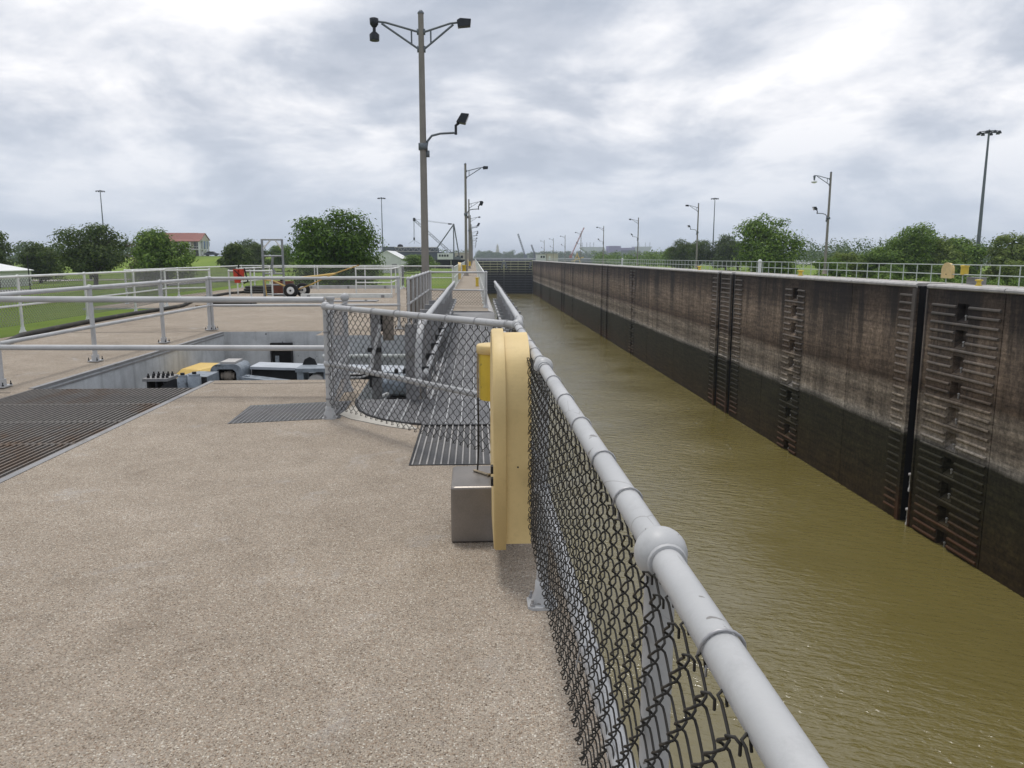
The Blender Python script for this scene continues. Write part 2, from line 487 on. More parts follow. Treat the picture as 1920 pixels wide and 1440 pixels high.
class MB:
    def __init__(self):
        self.v, self.f, self.mi = [], [], []
        self.cur = 0

    def add(self, vs, fs):
        b = len(self.v)
        self.v += [tuple(x) for x in vs]
        self.f += [tuple(i + b for i in q) for q in fs]
        self.mi += [self.cur] * len(fs)
        return self

    def box(self, x0, x1, y0, y1, z0, z1):
        return self.add([(x, y, z) for z in (z0, z1) for x, y in ((x0, y0), (x1, y0), (x1, y1), (x0, y1))],
                        [(0, 3, 2, 1), (4, 5, 6, 7), (0, 1, 5, 4), (1, 2, 6, 5), (2, 3, 7, 6), (3, 0, 4, 7)])

    def cbox(self, c, s, rz=0.0, bev=0.0):
        cs, sn = math.cos(rz), math.sin(rz)
        hx, hy, hz = s[0] / 2, s[1] / 2, s[2] / 2
        if bev:
            pl = [(-hx + bev, -hy), (hx - bev, -hy), (hx, -hy + bev), (hx, hy - bev), (hx - bev, hy), (-hx + bev, hy), (-hx, hy - bev), (-hx, -hy + bev)]
        else:
            pl = [(-hx, -hy), (hx, -hy), (hx, hy), (-hx, hy)]
        pl = [(c[0] + x * cs - y * sn, c[1] + x * sn + y * cs) for x, y in pl]
        return self.prism(pl, c[2] - hz, c[2] + hz)

    def prism(self, pl, z0, z1):
        n = len(pl)
        vs = [(x, y, z0) for x, y in pl] + [(x, y, z1) for x, y in pl]
        fs = [tuple(range(n))[::-1], tuple(range(n, 2 * n))] + [(i, (i + 1) % n, n + (i + 1) % n, n + i) for i in range(n)]
        return self.add(vs, fs)

    def extr(self, pl, a, b):
        """polygon given as 3D points in a plane, pushed from offset a to offset b (3D vectors)"""
        n = len(pl)
        a, b = Vector(a), Vector(b)
        vs = [Vector(p) + a for p in pl] + [Vector(p) + b for p in pl]
        fs = [tuple(range(n))[::-1], tuple(range(n, 2 * n))] + [(i, (i + 1) % n, n + (i + 1) % n, n + i) for i in range(n)]
        return self.add(vs, fs)

    def tube(self, pts, r, n=8, caps=True):
        pts = [Vector(p) for p in pts]
        k = len(pts)
        rs = r if isinstance(r, (list, tuple)) else [r] * k
        vs, fs = [], []
        up = None
        for i, p in enumerate(pts):
            t = (pts[min(i + 1, k - 1)] - pts[max(i - 1, 0)]).normalized()
            if up is None:
                up = t.orthogonal().normalized()
            else:
                up = (up - t * up.dot(t))
                up = up.normalized() if up.length > 1e-6 else t.orthogonal().normalized()
            w = t.cross(up)
            for j in range(n):
                a = 2 * math.pi * (j + 0.5) / n
                vs.append(p + (up * math.cos(a) + w * math.sin(a)) * rs[i])
        for i in range(k - 1):
            for j in range(n):
                fs.append((i * n + j, i * n + (j + 1) % n, (i + 1) * n + (j + 1) % n, (i + 1) * n + j))
        self.add(vs, fs)
        if caps:
            self.add(vs[:n], [tuple(range(n))[::-1]])
            self.add(vs[-n:], [tuple(range(n))])
        return self

    def bar(self, a, b, w, h=None):
        """square bar between two points"""
        return self.tube([a, b], w * 0.7071, 4)

    def lathe(self, c, prof, n=16, axis='Z'):
        """prof: list of (radius, height) along the axis from c"""
        c = Vector(c)
        vs, fs = [], []
        for r, h in prof:
            for j in range(n):
                a = 2 * math.pi * j / n
                x, y = r * math.cos(a), r * math.sin(a)
                q = {'Z': (x, y, h), 'X': (h, x, y), 'Y': (x, h, -y)}[axis]
                vs.append(c + Vector(q))
        for i in range(len(prof) - 1):
            for j in range(n):
                fs.append((i * n + j, i * n + (j + 1) % n, (i + 1) * n + (j + 1) % n, (i + 1) * n + j))
        self.add(vs, fs)
        self.add(vs[:n], [tuple(range(n))[::-1]])
        self.add(vs[-n:], [tuple(range(n))])
        return self

    def ball(self, c, r, n=16, m=9, sz=1.0):
        return self.lathe(c, [(max(1e-4, r * math.sin(math.pi * i / m)), -r * sz * math.cos(math.pi * i / m)) for i in range(m + 1)], n)

    def build(self, name, mats, parent=None, smooth=False, loc=None):
        o3 = Vector(ORG.get(parent.name, (0, 0, 0))) if parent else (Vector(loc) if loc else Vector((0, 0, 0)))
        me = bpy.data.meshes.new(name)
        vs = self.v if o3.length == 0 else [(x - o3.x, y - o3.y, z - o3.z) for x, y, z in self.v]
        me.from_pydata(vs, [], self.f)
        mats = mats if isinstance(mats, (list, tuple)) else [mats]
        for m in mats:
            me.materials.append(M[m])
        if len(mats) > 1:
            me.polygons.foreach_set('material_index', self.mi)
        if smooth:
            me.polygons.foreach_set('use_smooth', [len(p) == 4 for p in self.f])
        me.update()
        o = bpy.data.objects.new(name, me)
        COL.objects.link(o)
        if parent:
            o.parent = parent
        elif loc:
            o.location = loc
        ORG[o.name] = tuple(o3)
        return o


def tag(o, label=None, cat=None, group=None, kind=None):
    if label:
        o['label'] = label
    if cat:
        o['category'] = cat
    if group:
        o['group'] = group
    if kind:
        o['kind'] = kind
    return o


def thing(name, label, cat, loc=(0, 0, 0), group=None):
    o = bpy.data.objects.new(name, None)
    COL.objects.link(o)
    o.location = loc
    o.empty_display_size = 0.2
    ORG[o.name] = tuple(loc)
    return tag(o, label, cat, group)


def copy_tree(o, parent=None):
    c = o.copy()
    COL.objects.link(c)
    c.parent = parent
    for ch in [x for x in list(bpy.data.objects) if x.parent == o]:
        copy_tree(ch, c)
    return c


def kids(o):
    return [x for x in bpy.data.objects if x.parent == o]


def place(proto_children, root):
    """copy prepared child objects under a new root"""
    for ch, subs in proto_children:
        c = ch.copy()
        COL.objects.link(c)
        c.parent = root
        for s in subs:
            q = s.copy()
            COL.objects.link(q)
            q.parent = c


def snapshot(root):
    return [(c, kids(c)) for c in kids(root)]


def slab(loops, z1, z0, sidemat=1):
    """flat polygon (first loop outer, others holes) with a top and sides"""
    mb = MB()
    tris = tessellate_polygon([[Vector((x, y, 0)) for x, y in lp] for lp in loops])
    flat = [p for lp in loops for p in lp]
    fs = []
    for t in tris:
        a, b, c = (flat[i] for i in t)
        if (b[0] - a[0]) * (c[1] - a[1]) - (b[1] - a[1]) * (c[0] - a[0]) < 0:
            t = (t[0], t[2], t[1])
        fs.append(tuple(t))
    mb.add([(x, y, z1) for x, y in flat], fs)
    mb.cur = sidemat
    for lp in loops:
        n = len(lp)
        for i in range(n):
            a, b = lp[i], lp[(i + 1) % n]
            mb.add([(a[0], a[1], z0), (b[0], b[1], z0), (b[0], b[1], z1), (a[0], a[1], z1)], [(0, 1, 2, 3)])
    return mb


def sstep(x):
    x = np.clip(x, 0, 1)
    return x * x * (3 - 2 * x)


def arc(c, r, a0, a1, n, plane='xy', z=0.0):
    out = []
    for i in range(n + 1):
        a = R(a0 + (a1 - a0) * i / n)
        p, q = r * math.cos(a), r * math.sin(a)
        out.append({'xy': (c[0] + p, c[1] + q, c[2]), 'yz': (c[0], c[1] + p, c[2] + q), 'xz': (c[0] + p, c[1], c[2] + q)}[plane])
    return out

# ================================================================== SETTING
# --- ground sheets
def hl(x, y):
    dxl = np.where(y < 26.0, -9.05 - x, -11.9 - x)
    dy = y - 40.2
    d = np.maximum(dxl, dy)
    z = -0.025 - 2.85 * sstep(d / np.where(dxl > dy, 42.0, 38.0))
    z = np.where(d < -1.4, -4.5, z)
    hill = 4.75 * np.exp(-np.maximum(0, (np.abs(x + 92) - 14) / 26) ** 2 - np.maximum(0, (np.abs(y - 290) - 22) / 34) ** 2)
    return z + hill + np.where(d > 3, 0.16 * np.sin(x * 0.11 + 1.3) * np.cos(y * 0.09), 0)


def grid(xs, ys, hf, name, mt):
    X, Y = np.meshgrid(xs, ys)
    Zv = hf(X, Y)
    nx, ny = len(xs), len(ys)
    vs = np.stack([X.ravel(), Y.ravel(), Zv.ravel()], 1)
    idx = np.arange(nx * ny).reshape(ny, nx)
    fs = np.stack([idx[:-1, :-1].ravel(), idx[:-1, 1:].ravel(), idx[1:, 1:].ravel(), idx[1:, :-1].ravel()], 1)
    me = bpy.data.meshes.new(name)
    me.from_pydata(vs.tolist(), [], fs.tolist())
    me.materials.append(M[mt])
    me.polygons.foreach_set('use_smooth', [True] * len(fs))
    o = bpy.data.objects.new(name, me)
    COL.objects.link(o)
    return tag(o, kind='structure')


xs = -np.concatenate([[1.12], np.arange(2.0, 14, 0.5), np.arange(14, 60, 2.0), np.arange(60, 200, 6.0), np.geomspace(200, 6500, 26)])[::-1]
ys = np.concatenate([np.arange(-60, 12, 6.0), np.arange(12, 46, 0.8), np.arange(46, 140, 3.0), np.arange(140, 420, 8.0), np.geomspace(420, 9000, 24)])
grid(xs, ys, hl, 'ground', 'grass')


def hr(x, y):
    return -0.10 - 2.9 * sstep((x - 29.5) / 19.0) + np.where(x > 48, 0.2 * np.sin(x * 0.13) * np.cos(y * 0.08), 0)


xs = np.concatenate([np.arange(28.6, 60, 1.2), np.arange(60, 200, 8.0), np.geomspace(200, 6500, 24)])
ys = np.concatenate([np.arange(-60, 200, 5.0), np.arange(200, 486, 14.0)])
grid(xs, ys, hr, 'ground', 'grass')
o = MB().box(-1.1, 7000, 1500, 9000, -6, -1.2).build('far_bank', 'grass'); tag(o, kind='structure')
o = MB().add([(-1.11, 353.5, -4.6), (7000, 353.5, -4.6), (7000, 1501, -4.6), (-1.11, 1501, -4.6)], [(0, 1, 2, 3)]).build('river', 'river_water'); tag(o, kind='structure')
o = MB().add([(-1.3, -60, -14.6), (26.9, -60, -14.6), (26.9, 352.5, -14.6), (-1.3, 352.5, -14.6)], [(0, 1, 2, 3)]).build('lock_water', 'water'); tag(o, kind='structure')

# --- roads and bare earth on the left field
def strip(name, pts, w, mt, lift=0.05):
    mb = MB()
    L, Rr = [], []
    dense = []
    for a, b in zip(pts[:-1], pts[1:]):
        for i in range(10):
            dense.append(((a[0] * (10 - i) + b[0] * i) / 10, (a[1] * (10 - i) + b[1] * i) / 10))
    dense.append(pts[-1])
    n = len(dense)
    vs = []
    for i, p in enumerate(dense):
        q, r_ = dense[max(0, i - 1)], dense[min(n - 1, i + 1)]
        t = Vector((r_[0] - q[0], r_[1] - q[1])).normalized()
        for s in (-1, 1):
            x, y = p[0] - t.y * w / 2 * s, p[1] + t.x * w / 2 * s
            vs.append((x, y, float(hl(np.array(x), np.array(y))) + lift))
    mb.add(vs, [(2 * i, 2 * i + 1, 2 * i + 3, 2 * i + 2) for i in range(n - 1)])
    return tag(mb.build(name, mt), kind='structure')


strip('road', [(-190, 90), (-110, 92), (-72, 98), (-50, 118), (-46, 160)], 6.0, 'road', 0.08)
strip('path', [(-160, 142), (-90, 150), (-62, 156)], 8.0, 'pale_concrete', 0.10)
strip('path', [(-9.5, 66), (-6, 84), (-5.5, 108)], 8.0, 'sand', 0.08)
strip('driveway', [(-118, 268), (-100, 270), (-84, 268)], 6.0, 'pale_concrete', 0.12)

# --- left deck (exposed aggregate) with the machinery pit cut out of it
CURVE = [(-0.50, 6.97), (-0.60, 7.00), (-0.70, 7.06), (-0.87, 7.18), (-1.04, 7.39), (-1.14, 7.60), (-1.20, 7.80), (-1.25, 8.0), (-1.29, 8.28)]
GX1 = 0.40
outline = [(-9.05, -5), (GX1, -5), (GX1, 5.57), (-0.50, 5.57)] + CURVE + \
          [(-1.34, 9.71), (-3.27, 9.71), (-3.27, 2.6), (-5.20, 2.6), (-5.20, 16.2), (-3.15, 16.2), (-3.15, 15.35), (-0.62, 15.35), (-0.62, 22.3), (GX1, 22.1),
           (GX1, 352), (-1.10, 352), (-1.10, 38.2), (-3.4, 38.2), (-3.4, 40.2), (-11.9, 40.2), (-11.9, 24.05), (-9.05, 24.0)]
TRI = [(-2.31, 7.11), (-1.30, 7.31), (-1.33, 8.24), (-2.35, 8.02)]
deck = slab([outline, TRI], 0.0, -1.9).build('deck', ['aggregate', 'pit_concrete'])
tag(deck, kind='structure')
o = MB().box(-5.6, -0.64, 2.2, 16.6, -2.1, -1.75).build('pit_floor', 'pit_concrete'); tag(o, kind='structure')
# raised edge strips round the pit: steel angle frames
eb = MB()
eb.box(-5.26, -5.195, 9.20, 16.16, -0.03, 0.006)
eb.box(-5.199, -5.188, 9.22, 16.15, -0.075, -0.05)
eb.box(-3.312, -3.255, 2.6, 9.66, -0.06, 0.005)
o = eb.build('pit_edge_angle', 'plate_grey', deck)
# concrete apron beside the curved grating
ap = [(-1.33, 7.47), (-1.20, 7.27), (-0.95, 7.04), (-0.78, 6.90), (-0.62, 6.80), (-0.52, 6.80)] + [(x - 0.012, y - 0.012) for x, y in CURVE[1:-2]] + [(-1.262, 7.97)]
o = slab([ap], 0.008, -0.02, 0).build('concrete_apron', 'pale_concrete', deck)
# joints in the deck
for (x0, x1, y0, y1) in ((-9.0, -5.3, 16.19, 16.22), (-9.0, -5.3, 8.9, 8.92), (-11.8, -0.7, 24.4, 24.43), (-1.0, GX1 - 0.1, 26.5, 26.53), (-1.0, GX1 - 0.1, 34.0, 34.03), (-3.2, -1.4, 9.45, 9.462)):
    MB().box(x0, x1, y0, y1, -0.05, 0.003).build('joint_filler', 'machine_dark', deck)

# --- left lock wall under the deck
lw = thing('lock_wall', 'near lock wall that carries the gravel-faced deck and railing', 'lock wall', (0, 0, -16.5))
MB().box(-1.0, GX1 - 0.02, -60, 5.55, -16.5, -1.9).build('wall_block', 'lock_wall_face', lw)
MB().box(-2.2, -1.32, 5.55, 22.0, -16.5, -2.15).build('gate_recess_wall', 'lock_wall_face', lw)
y = 22.12
while y < 352:
    y2 = min(y + 15.7, 352)
    MB().box(-1.08, GX1 - 0.02, y, y2 - 0.03, -16.5, -1.9).build('wall_block', 'lock_wall_face', lw)
    y = y2
prof = [(GX1 + 0.003, -0.30), (GX1 + 0.12, -0.28), (GX1 + 0.17, -0.2), (GX1 + 0.18, -0.10), (GX1 + 0.12, -0.02), (GX1 + 0.003, 0.003)]
y = 22.1
while y < 350:
    y2 = min(y + 7.85, 350)
    MB().extr([(x, 0, z) for x, z in prof], (0, y, 0), (0, y2 - 0.02, 0)).build('coping', 'coping_concrete', lw)
    y = y2
# thin steel nosing under the near rail
MB().extr([(GX1 + 0.002, 0, -0.12), (GX1 + 0.03, 0, -0.1), (GX1 + 0.03, 0, -0.02), (GX1 + 0.002, 0, -0.002)], (0, -5, 0), (0, 5.5, 0)).build('coping', 'coping_concrete', lw)

# --- right lock wall: blocks with joints, slots, line-hook pockets and armour bars
WX = 26.2
rw = thing('lock_wall', 'stained far lock wall with armour bars, mooring slots and pockets above green water', 'lock wall', (WX, 190, -16.5))
joints = [-60, 5.8, 21.4, 36.9, 52.5, 68.4] + [68.4 + 15.75 * i for i in range(1, 18)] + [352.0]
SLOTS = [44.05, 77.2, 81.5, 151.4, 157.8, 225.0, 231.0, 300.0, 306.0]
SLW = 0.55
POCK = [40.15, 62.0, 127.2, 205.9, 268.0, 330.0]
PKH = 0.49
PZ = [-1.45 - 1.42 * i for i in range(10)]          # pocket centres


def wall_piece(mb, y0, y1):
    """solid wall between y0 and y1, pockets of a column left open"""
    cuts = [p for p in POCK if y0 < p < y1]
    if not cuts:
        mb.box(WX, 31.0, y0, y1, -16.5, -0.16)
        return
    p = cuts[0]
    mb.box(WX, 31.0, y0, p - PKH, -16.5, -0.16)
    mb.box(WX, 31.0, p + PKH, y1, -16.5, -0.16)
    zt = -0.16
    for z in PZ:
        mb.box(WX, 31.0, p - PKH, p + PKH, z + 0.5, zt)
        mb.box(WX + 0.42, 31.0, p - PKH, p + PKH, z - 0.5, z + 0.5)
        # sloping sill
        mb.add([(WX, p - PKH, z - 0.5), (WX, p + PKH, z - 0.5), (WX + 0.42, p + PKH, z - 0.2), (WX + 0.42, p - PKH, z - 0.2)], [(0, 3, 2, 1)])
        zt = z - 0.5
    mb.box(WX, 31.0, p - PKH, p + PKH, -16.5, zt)


for a, b in zip(joints[:-1], joints[1:]):
    a2, b2 = a + 0.035, b - 0.035
    mb = MB()
    ss = sorted(s for s in SLOTS if a2 < s < b2)
    y = a2
    for s in ss:
        wall_piece(mb, y, s - SLW)
        mb.box(WX + 1.6, 31.0, s - SLW, s + SLW, -16.5, -0.16)
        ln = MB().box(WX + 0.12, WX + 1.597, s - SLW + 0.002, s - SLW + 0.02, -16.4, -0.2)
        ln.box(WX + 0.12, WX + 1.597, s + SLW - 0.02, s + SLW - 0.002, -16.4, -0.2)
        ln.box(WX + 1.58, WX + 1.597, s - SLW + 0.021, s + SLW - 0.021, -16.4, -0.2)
        ln.build('slot_shade_plate', 'black_hole', rw)  # near-black plates added to paint the shade inside the slot
        y = s + SLW
    wall_piece(mb, y, b2)
    mb.build('wall_block', 'lock_wall_face', rw)
    MB().box(WX + 0.10, 30.0, b - 0.035, b + 0.035, -16.5, -0.4).build('joint_filler', 'machine_dark', rw)
    # rounded coping nose, left out over the slots
    y = a2
    for s in ss + [None]:
        e = (s - SLW) if s else b2
        MB().extr([(WX + 1.5, 0, -0.158), (WX - 0.03, 0, -0.25), (WX - 0.10, 0, -0.20), (WX - 0.12, 0, -0.10), (WX - 0.07, 0, -0.02), (WX + 0.04, 0, 0.012), (WX + 1.5, 0, 0.012)],
                  (0, y, 0), (0, e, 0)).build('coping', 'coping_concrete', rw)
        if s:
            y = s + SLW
platform = MB().box(WX + 1.5, 28.7, -60, 352, -0.6, 0.0).build('esplanade', 'wall_top'); tag(platform, kind='structure')
# slot armour: heavy vertical corner posts
for i, s in enumerate(SLOTS):
    for sd in (-1, 1):
        w = 0.34 if sd > 0 and s < 100 else 0.12
        y0 = s + sd * SLW
        ys_ = (y0, y0 + w) if sd > 0 else (y0 - w, y0)
        MB().extr([(WX + 0.01, 0, 0), (WX - 0.10, 0, 0), (WX - 0.15, 0, 0), (WX - 0.15, 0, 0)][:2] + [(WX - 0.10, 0, -15.6), (WX + 0.01, 0, -15.6)], (0, ys_[0], -0.28), (0, ys_[1], -0.28)).build(
            'corner_armour', 'armour_bar', rw)
# armour bars: one shared half-round bar mesh of length 1, scaled along y
bmesh_ = MB().extr([(0.0, 0, -0.085), (-0.08, 0, -0.07), (-0.11, 0, -0.02), (-0.10, 0, 0.045), (-0.04, 0, 0.085), (0.0, 0, 0.085)], (0, -0.5, 0), (0, 0.5, 0)).build('armour_bar', 'armour_bar')
bm_data = bmesh_.data
bpy.data.objects.remove(bmesh_)


def armour(y0, y1, z):
    o = bpy.data.objects.new('armour_bar', bm_data)
    COL.objects.link(o)
    o.parent = rw
    o.location = (0, (y0 + y1) / 2 - 190, z + 16.5)
    o.scale = (1, y1 - y0, 1)


BZ = [-0.74 - 0.473 * i for i in range(30)]
for z in BZ[:29]:
    armour(44.95, 46.3, z)
for k, z in enumerate(BZ[:29]):
    full = (k % 3 == 2)
    for p, w in ((40.15, (37.1, 42.9)), (62.0, (60.1, 63.9))):
        zz = z - 0.4
        if full:
            armour(w[0], w[1], zz)
        else:
            armour(w[0], p - PKH - 0.06, zz)
            armour(p + PKH + 0.06, w[1], zz)
far = MB()
for z in BZ[:29]:
    armour(82.4, 83.9, z)
    armour(77.85, 80.85, z)
    armour(74.5, 76.55, z)


def fbar(y0, y1, z):
    far.extr([(WX, 0, z - 0.065), (WX - 0.10, 0, z - 0.02), (WX - 0.09, 0, z + 0.04), (WX, 0, z + 0.065)], (0, y0, 0), (0, y1, 0))


for z in BZ[:29]:
    for s0 in (151.4, 225.0, 300.0):
        fbar(s0 - 2.6, s0 - 0.65, z); fbar(s0 + 0.7, s0 + 2.4, z); fbar(s0 + 3.8, s0 + 5.7, z); fbar(s0 + 7.1, s0 + 9.0, z)
    for p in POCK[2:]:
        fbar(p - 2.0, p - 0.4, z); fbar(p + 0.4, p + 2.0, z)
o = far.build('distant_armour_bars', 'armour_bar', rw); tag(o, kind='stuff')
# line hooks in the pockets
for p in POCK[:3]:
    for z in PZ:
        MB().lathe((WX + 0.20, p, z - 0.42), [(0.05, 0), (0.045, 0.22), (0.07, 0.24), (0.07, 0.30), (0.03, 0.33)], 8).build('line_hook', 'coping_concrete', rw, True)
# floating mooring posts in the nearest slot
for k, (zb, lab) in enumerate(((-12.5, 'white floating mooring post in the dark wall slot, the upper one'), (-14.7, 'white floating mooring post in the dark wall slot, at the waterline'))):
    t = thing('mooring_post', lab, 'mooring post', (26.35, 43.75, zb), 'floating mooring posts')
    MB().lathe((26.35, 43.75, zb), [(0.17, 0), (0.17, 0.2), (0.13, 0.25), (0.13, 0.95), (0.21, 1.0), (0.21, 1.12), (0.05, 1.16)], 12).build('post', 'coping_concrete', t, True)
    MB().lathe((26.35, 43.75, zb + 0.52), [(0.15, 0), (0.15, 0.08)], 12).build('collar', 'plate_grey', t)
    MB().box(26.45, 27.77, 43.72, 43.78, zb + 0.3, zb + 0.42).build('guide_arm', 'rust_red', t)

# --- upstream gate, closed
def gate_leaf(xh, xm, label):
    A, B = Vector((xh, 346.5, 0)), Vector((xm, 349.6, 0))
    u = (B - A).normalized()
    nrm = Vector((u.y, -u.x, 0))
    if nrm.y > 0:
        nrm = -nrm
    t = thing('lock_gate', label, 'lock gate', (xh, 346.5, -16.5), 'upstream lock gate leaves')
    L = (B - A).length

    def pt(s, off, z):
        return A + u * s + nrm * off + Vector((0, 0, z))

    def plate(s0, s1, z0, z1, o0, o1, name, m):
        pl = [pt(s0, o0, z0), pt(s1, o0, z0), pt(s1, o0, z1), pt(s0, o0, z1)]
        return MB().extr(pl, (0, 0, 0), nrm * (o1 - o0)).build(name, m, t)
    plate(0, L, -16.4, -0.3, 0.0, 0.08, 'skin_plate', 'dark_hull')
    z = -0.45
    while z > -15:
        plate(0.3, L - 0.3, z - 0.14, z + 0.14, 0.09, 0.75, 'girder', 'gate_steel')
        z -= 1.12
    for s in (0.12, L - 0.12):
        plate(s - 0.11, s + 0.11, -16.3, 0.25, 0.09, 0.9, 'end_post', 'gate_steel')
    for s in (L * 0.25, L * 0.5, L * 0.75):
        plate(s - 0.06, s + 0.06, -16.0, -0.2, 0.762, 0.80, 'stiffener', 'gate_steel')
    for s0, s1 in ((0.5, L / 2), (L - 0.5, L / 2)):
        MB().extr([pt(s0 - 0.15, 0.82, -0.6), pt(s0 + 0.15, 0.82, -0.6), pt(s1 + 0.15, 0.82, -14.5), pt(s1 - 0.15, 0.82, -14.5)], (0, 0, 0), nrm * 0.06).build('diagonal_brace', 'dark_hull', t)
        MB().extr([pt(s0 - 0.5, 0.84, -0.5), pt(s0 + 0.7, 0.84, -0.5), pt((s0 * 5 + s1) / 6 + 0.3, 0.84, -3.4), pt((s0 * 5 + s1) / 6 - 0.3, 0.84, -3.4)], (0, 0, 0), nrm * 0.06).build('gusset_plate', 'crane_grey', t)
    for h in (0.55, 1.1):
        MB().tube([pt(0.1, 0.3, h), pt(L - 0.1, 0.3, h)], 0.035, 5).build('hand_rail', 'rail_far', t)
    n = 8
    for i in range(n + 1):
        MB().tube([pt(0.15 + (L - 0.3) * i / n, 0.3, -0.3), pt(0.15 + (L - 0.3) * i / n, 0.3, 1.1)], 0.035, 5).build('rail_post', 'rail_far', t)
    plate(0, L, -0.28, -0.2, -0.5, 0.8, 'walkway', 'plate_grey')


gate_leaf(0.55, 13.32, 'closed upstream gate leaf hinged on the walkway side, green-grey girders over black steel')
gate_leaf(26.15, 13.38, 'closed upstream gate leaf hinged on the stained far wall, crossed by a diagonal brace')

# ================================================================== GRATINGS AND PIT
# big bar grating over the near part of the pit: four lift-out panels
brk = [2.62, 4.4, 6.39, 7.27, 8.16, 9.15]
names = ['nearest lift-out bar grating panel over the machinery pit', 'second lift-out bar grating panel over the pit, counted from the camera', 'third lift-out bar grating panel over the pit, counted from the camera',
         'rust-brown bar grating panel over the pit, last but one before the opening', 'grey bar grating panel at the open edge of the pit']
for (y0, y1), lab in zip(zip(brk[:-1], brk[1:]), names):
    t = thing('floor_grating', lab, 'grating', (-4.23, (y0 + y1) / 2, 0), 'bar gratings over the pit')
    b = MB()
    n = 36
    for i in range(n):
        x = -5.16 + (1.84) * i / (n - 1)
        b.box(x - 0.007, x + 0.007, y0 + 0.02, y1 - 0.02, -0.045, 0.002 + 0.001 * random.random())
    o = b.build('bearing_bars', 'grating_steel', t); tag(o, kind='stuff')
    b = MB()
    yy = y0 + 0.06
    while yy < y1 - 0.03:
        b.box(-5.16, -3.32, yy - 0.003, yy + 0.003, -0.030, -0.012)
        yy += 0.10
    o = b.build('cross_rods', 'grating_steel', t); tag(o, kind='stuff')
    for yy in (y0 + 0.008, y1 - 0.018):
        MB().box(-5.17, -3.315, yy, yy + 0.010, -0.045, 0.004).build('banding_bar', 'grating_steel', t)
    MB().box(-5.19, -5.175, y0 + 0.008, y1 - 0.008, -0.05, 0.004).build('banding_bar', 'grating_steel', t)

# small wedge-shaped grating
t = thing('floor_grating', 'small wedge-shaped dark grating set in the deck by the fence post', 'grating', (-1.8, 7.6, 0))
b, c = MB(), MB()


def tri_y(x):
    lo = 7.11 + (x + 2.31) / 1.01 * 0.20
    hi = 8.02 + (x + 2.35) / 1.02 * 0.22
    return lo + 0.01, hi - 0.01


x = -2.30
while x < -1.31:
    lo, hi = tri_y(x)
    b.add([(x - 0.004, lo, -0.03), (x + 0.004, lo, -0.03), (x + 0.004 - 0.01, hi, -0.03), (x - 0.004 - 0.01, hi, -0.03), (x - 0.004, lo, 0.003), (x + 0.004, lo, 0.003), (x + 0.004 - 0.01, hi, 0.003), (x - 0.004 - 0.01, hi, 0.003)],
          [(4, 5, 6, 7), (0, 1, 5, 4), (1, 2, 6, 5), (2, 3, 7, 6), (3, 0, 4, 7)])
    x += 0.040
tag(b.build('bearing_bars', 'plate_grey', t), kind='stuff')
for k in range(1, 18):
    f = k / 18
    a_ = (-2.31 - 0.04 * f, 7.12 + 0.90 * f)
    e_ = (-1.30 - 0.03 * f, 7.32 + 0.91 * f)
    c.bar((a_[0], a_[1], -0.004), (e_[0], e_[1], -0.004), 0.006)
tag(c.build('cross_rods', 'plate_grey', t), kind='stuff')
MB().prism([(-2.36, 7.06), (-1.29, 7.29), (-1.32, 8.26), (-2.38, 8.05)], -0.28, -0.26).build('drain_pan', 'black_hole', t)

# near grating: wide light bars over dark slots
t = thing('floor_grating', 'rectangular grating with pale bars behind the yellow cabinet', 'grating', (-0.06, 6.27, 0))
b = MB()
x = -0.475
while x < GX1 - 0.02:
    b.box(x - 0.0055, x + 0.0055, 5.59, 6.955, -0.04, 0.003)
    x += 0.0535
tag(b.build('bearing_bars', 'grating_bar', t), kind='stuff')
b = MB()
yy = 5.62
while yy < 6.95:
    b.box(-0.48, GX1 - 0.02, yy - 0.004, yy + 0.004, -0.022, -0.010)
    yy += 0.026
tag(b.build('cross_rods', 'plate_grey', t), kind='stuff')
for a_ in ((-0.498, -0.484, 5.575, 6.965), (GX1 - 0.018, GX1 - 0.004, 5.575, 6.965)):
    MB().box(*a_, -0.05, 0.005).build('frame_bar', 'machine_dark', t)
for a_ in ((5.575, 5.588), (6.956, 6.966)):
    MB().box(-0.484, GX1 - 0.018, *a_, -0.05, 0.005).build('frame_bar', 'machine_dark', t)
MB().box(-0.49, GX1 - 0.01, 5.58, 6.96, -0.14, -0.12).build('drain_pan', 'plate_grey', t)

# --- open downstream gate leaf lying in its recess: body, walkway, panels, rails
GZ = -0.20
gl = thing('lock_gate', 'open gate leaf in its recess, carrying the grey plank walkway with panelled handrails', 'lock gate', (0, 14, -16.5))
MB().box(-0.64, 0.60, 8.33, 22.0, -16.5, GZ - 0.14).build('gate_body', 'gate_steel', gl)
n = 8
for j in range(n):
    w_ = 1.22 / n
    x0 = -0.64 + j * w_
    for (a_, b_) in ((8.34, 11.0), (11.0, 13.8), (13.8, 16.6), (16.6, 19.3), (19.3, 22.0)):
        m_ = MB().box(x0 + 0.004, x0 + w_ - 0.006, a_ + 0.004, b_ - 0.006, GZ - 0.06, GZ)
        m_.cur = 1
        m_.box(x0 + 0.004, x0 + 0.016, a_ + 0.004, b_ - 0.006, GZ, GZ + 0.012)
        m_.build('walkway_plank', ['grip_plank', 'rail_far'], gl)
for yb in (10.98, 13.78, 16.58, 19.28):
    MB().box(-0.64, 0.58, yb - 0.004, yb + 0.012, GZ + 0.001, GZ + 0.008).build('plank_splice', 'rail_far', gl)
MB().extr([(-0.60, 20.4, GZ + 0.016), (0.56, 20.4, GZ + 0.016), (0.56, 22.06, -0.045), (-0.60, 22.06, -0.045)], (0, 0, 0), (0, 0, 0.015)).build('ramp_plate', 'plate_grey', gl)
# curved approach planks
cp = sorted(CURVE)


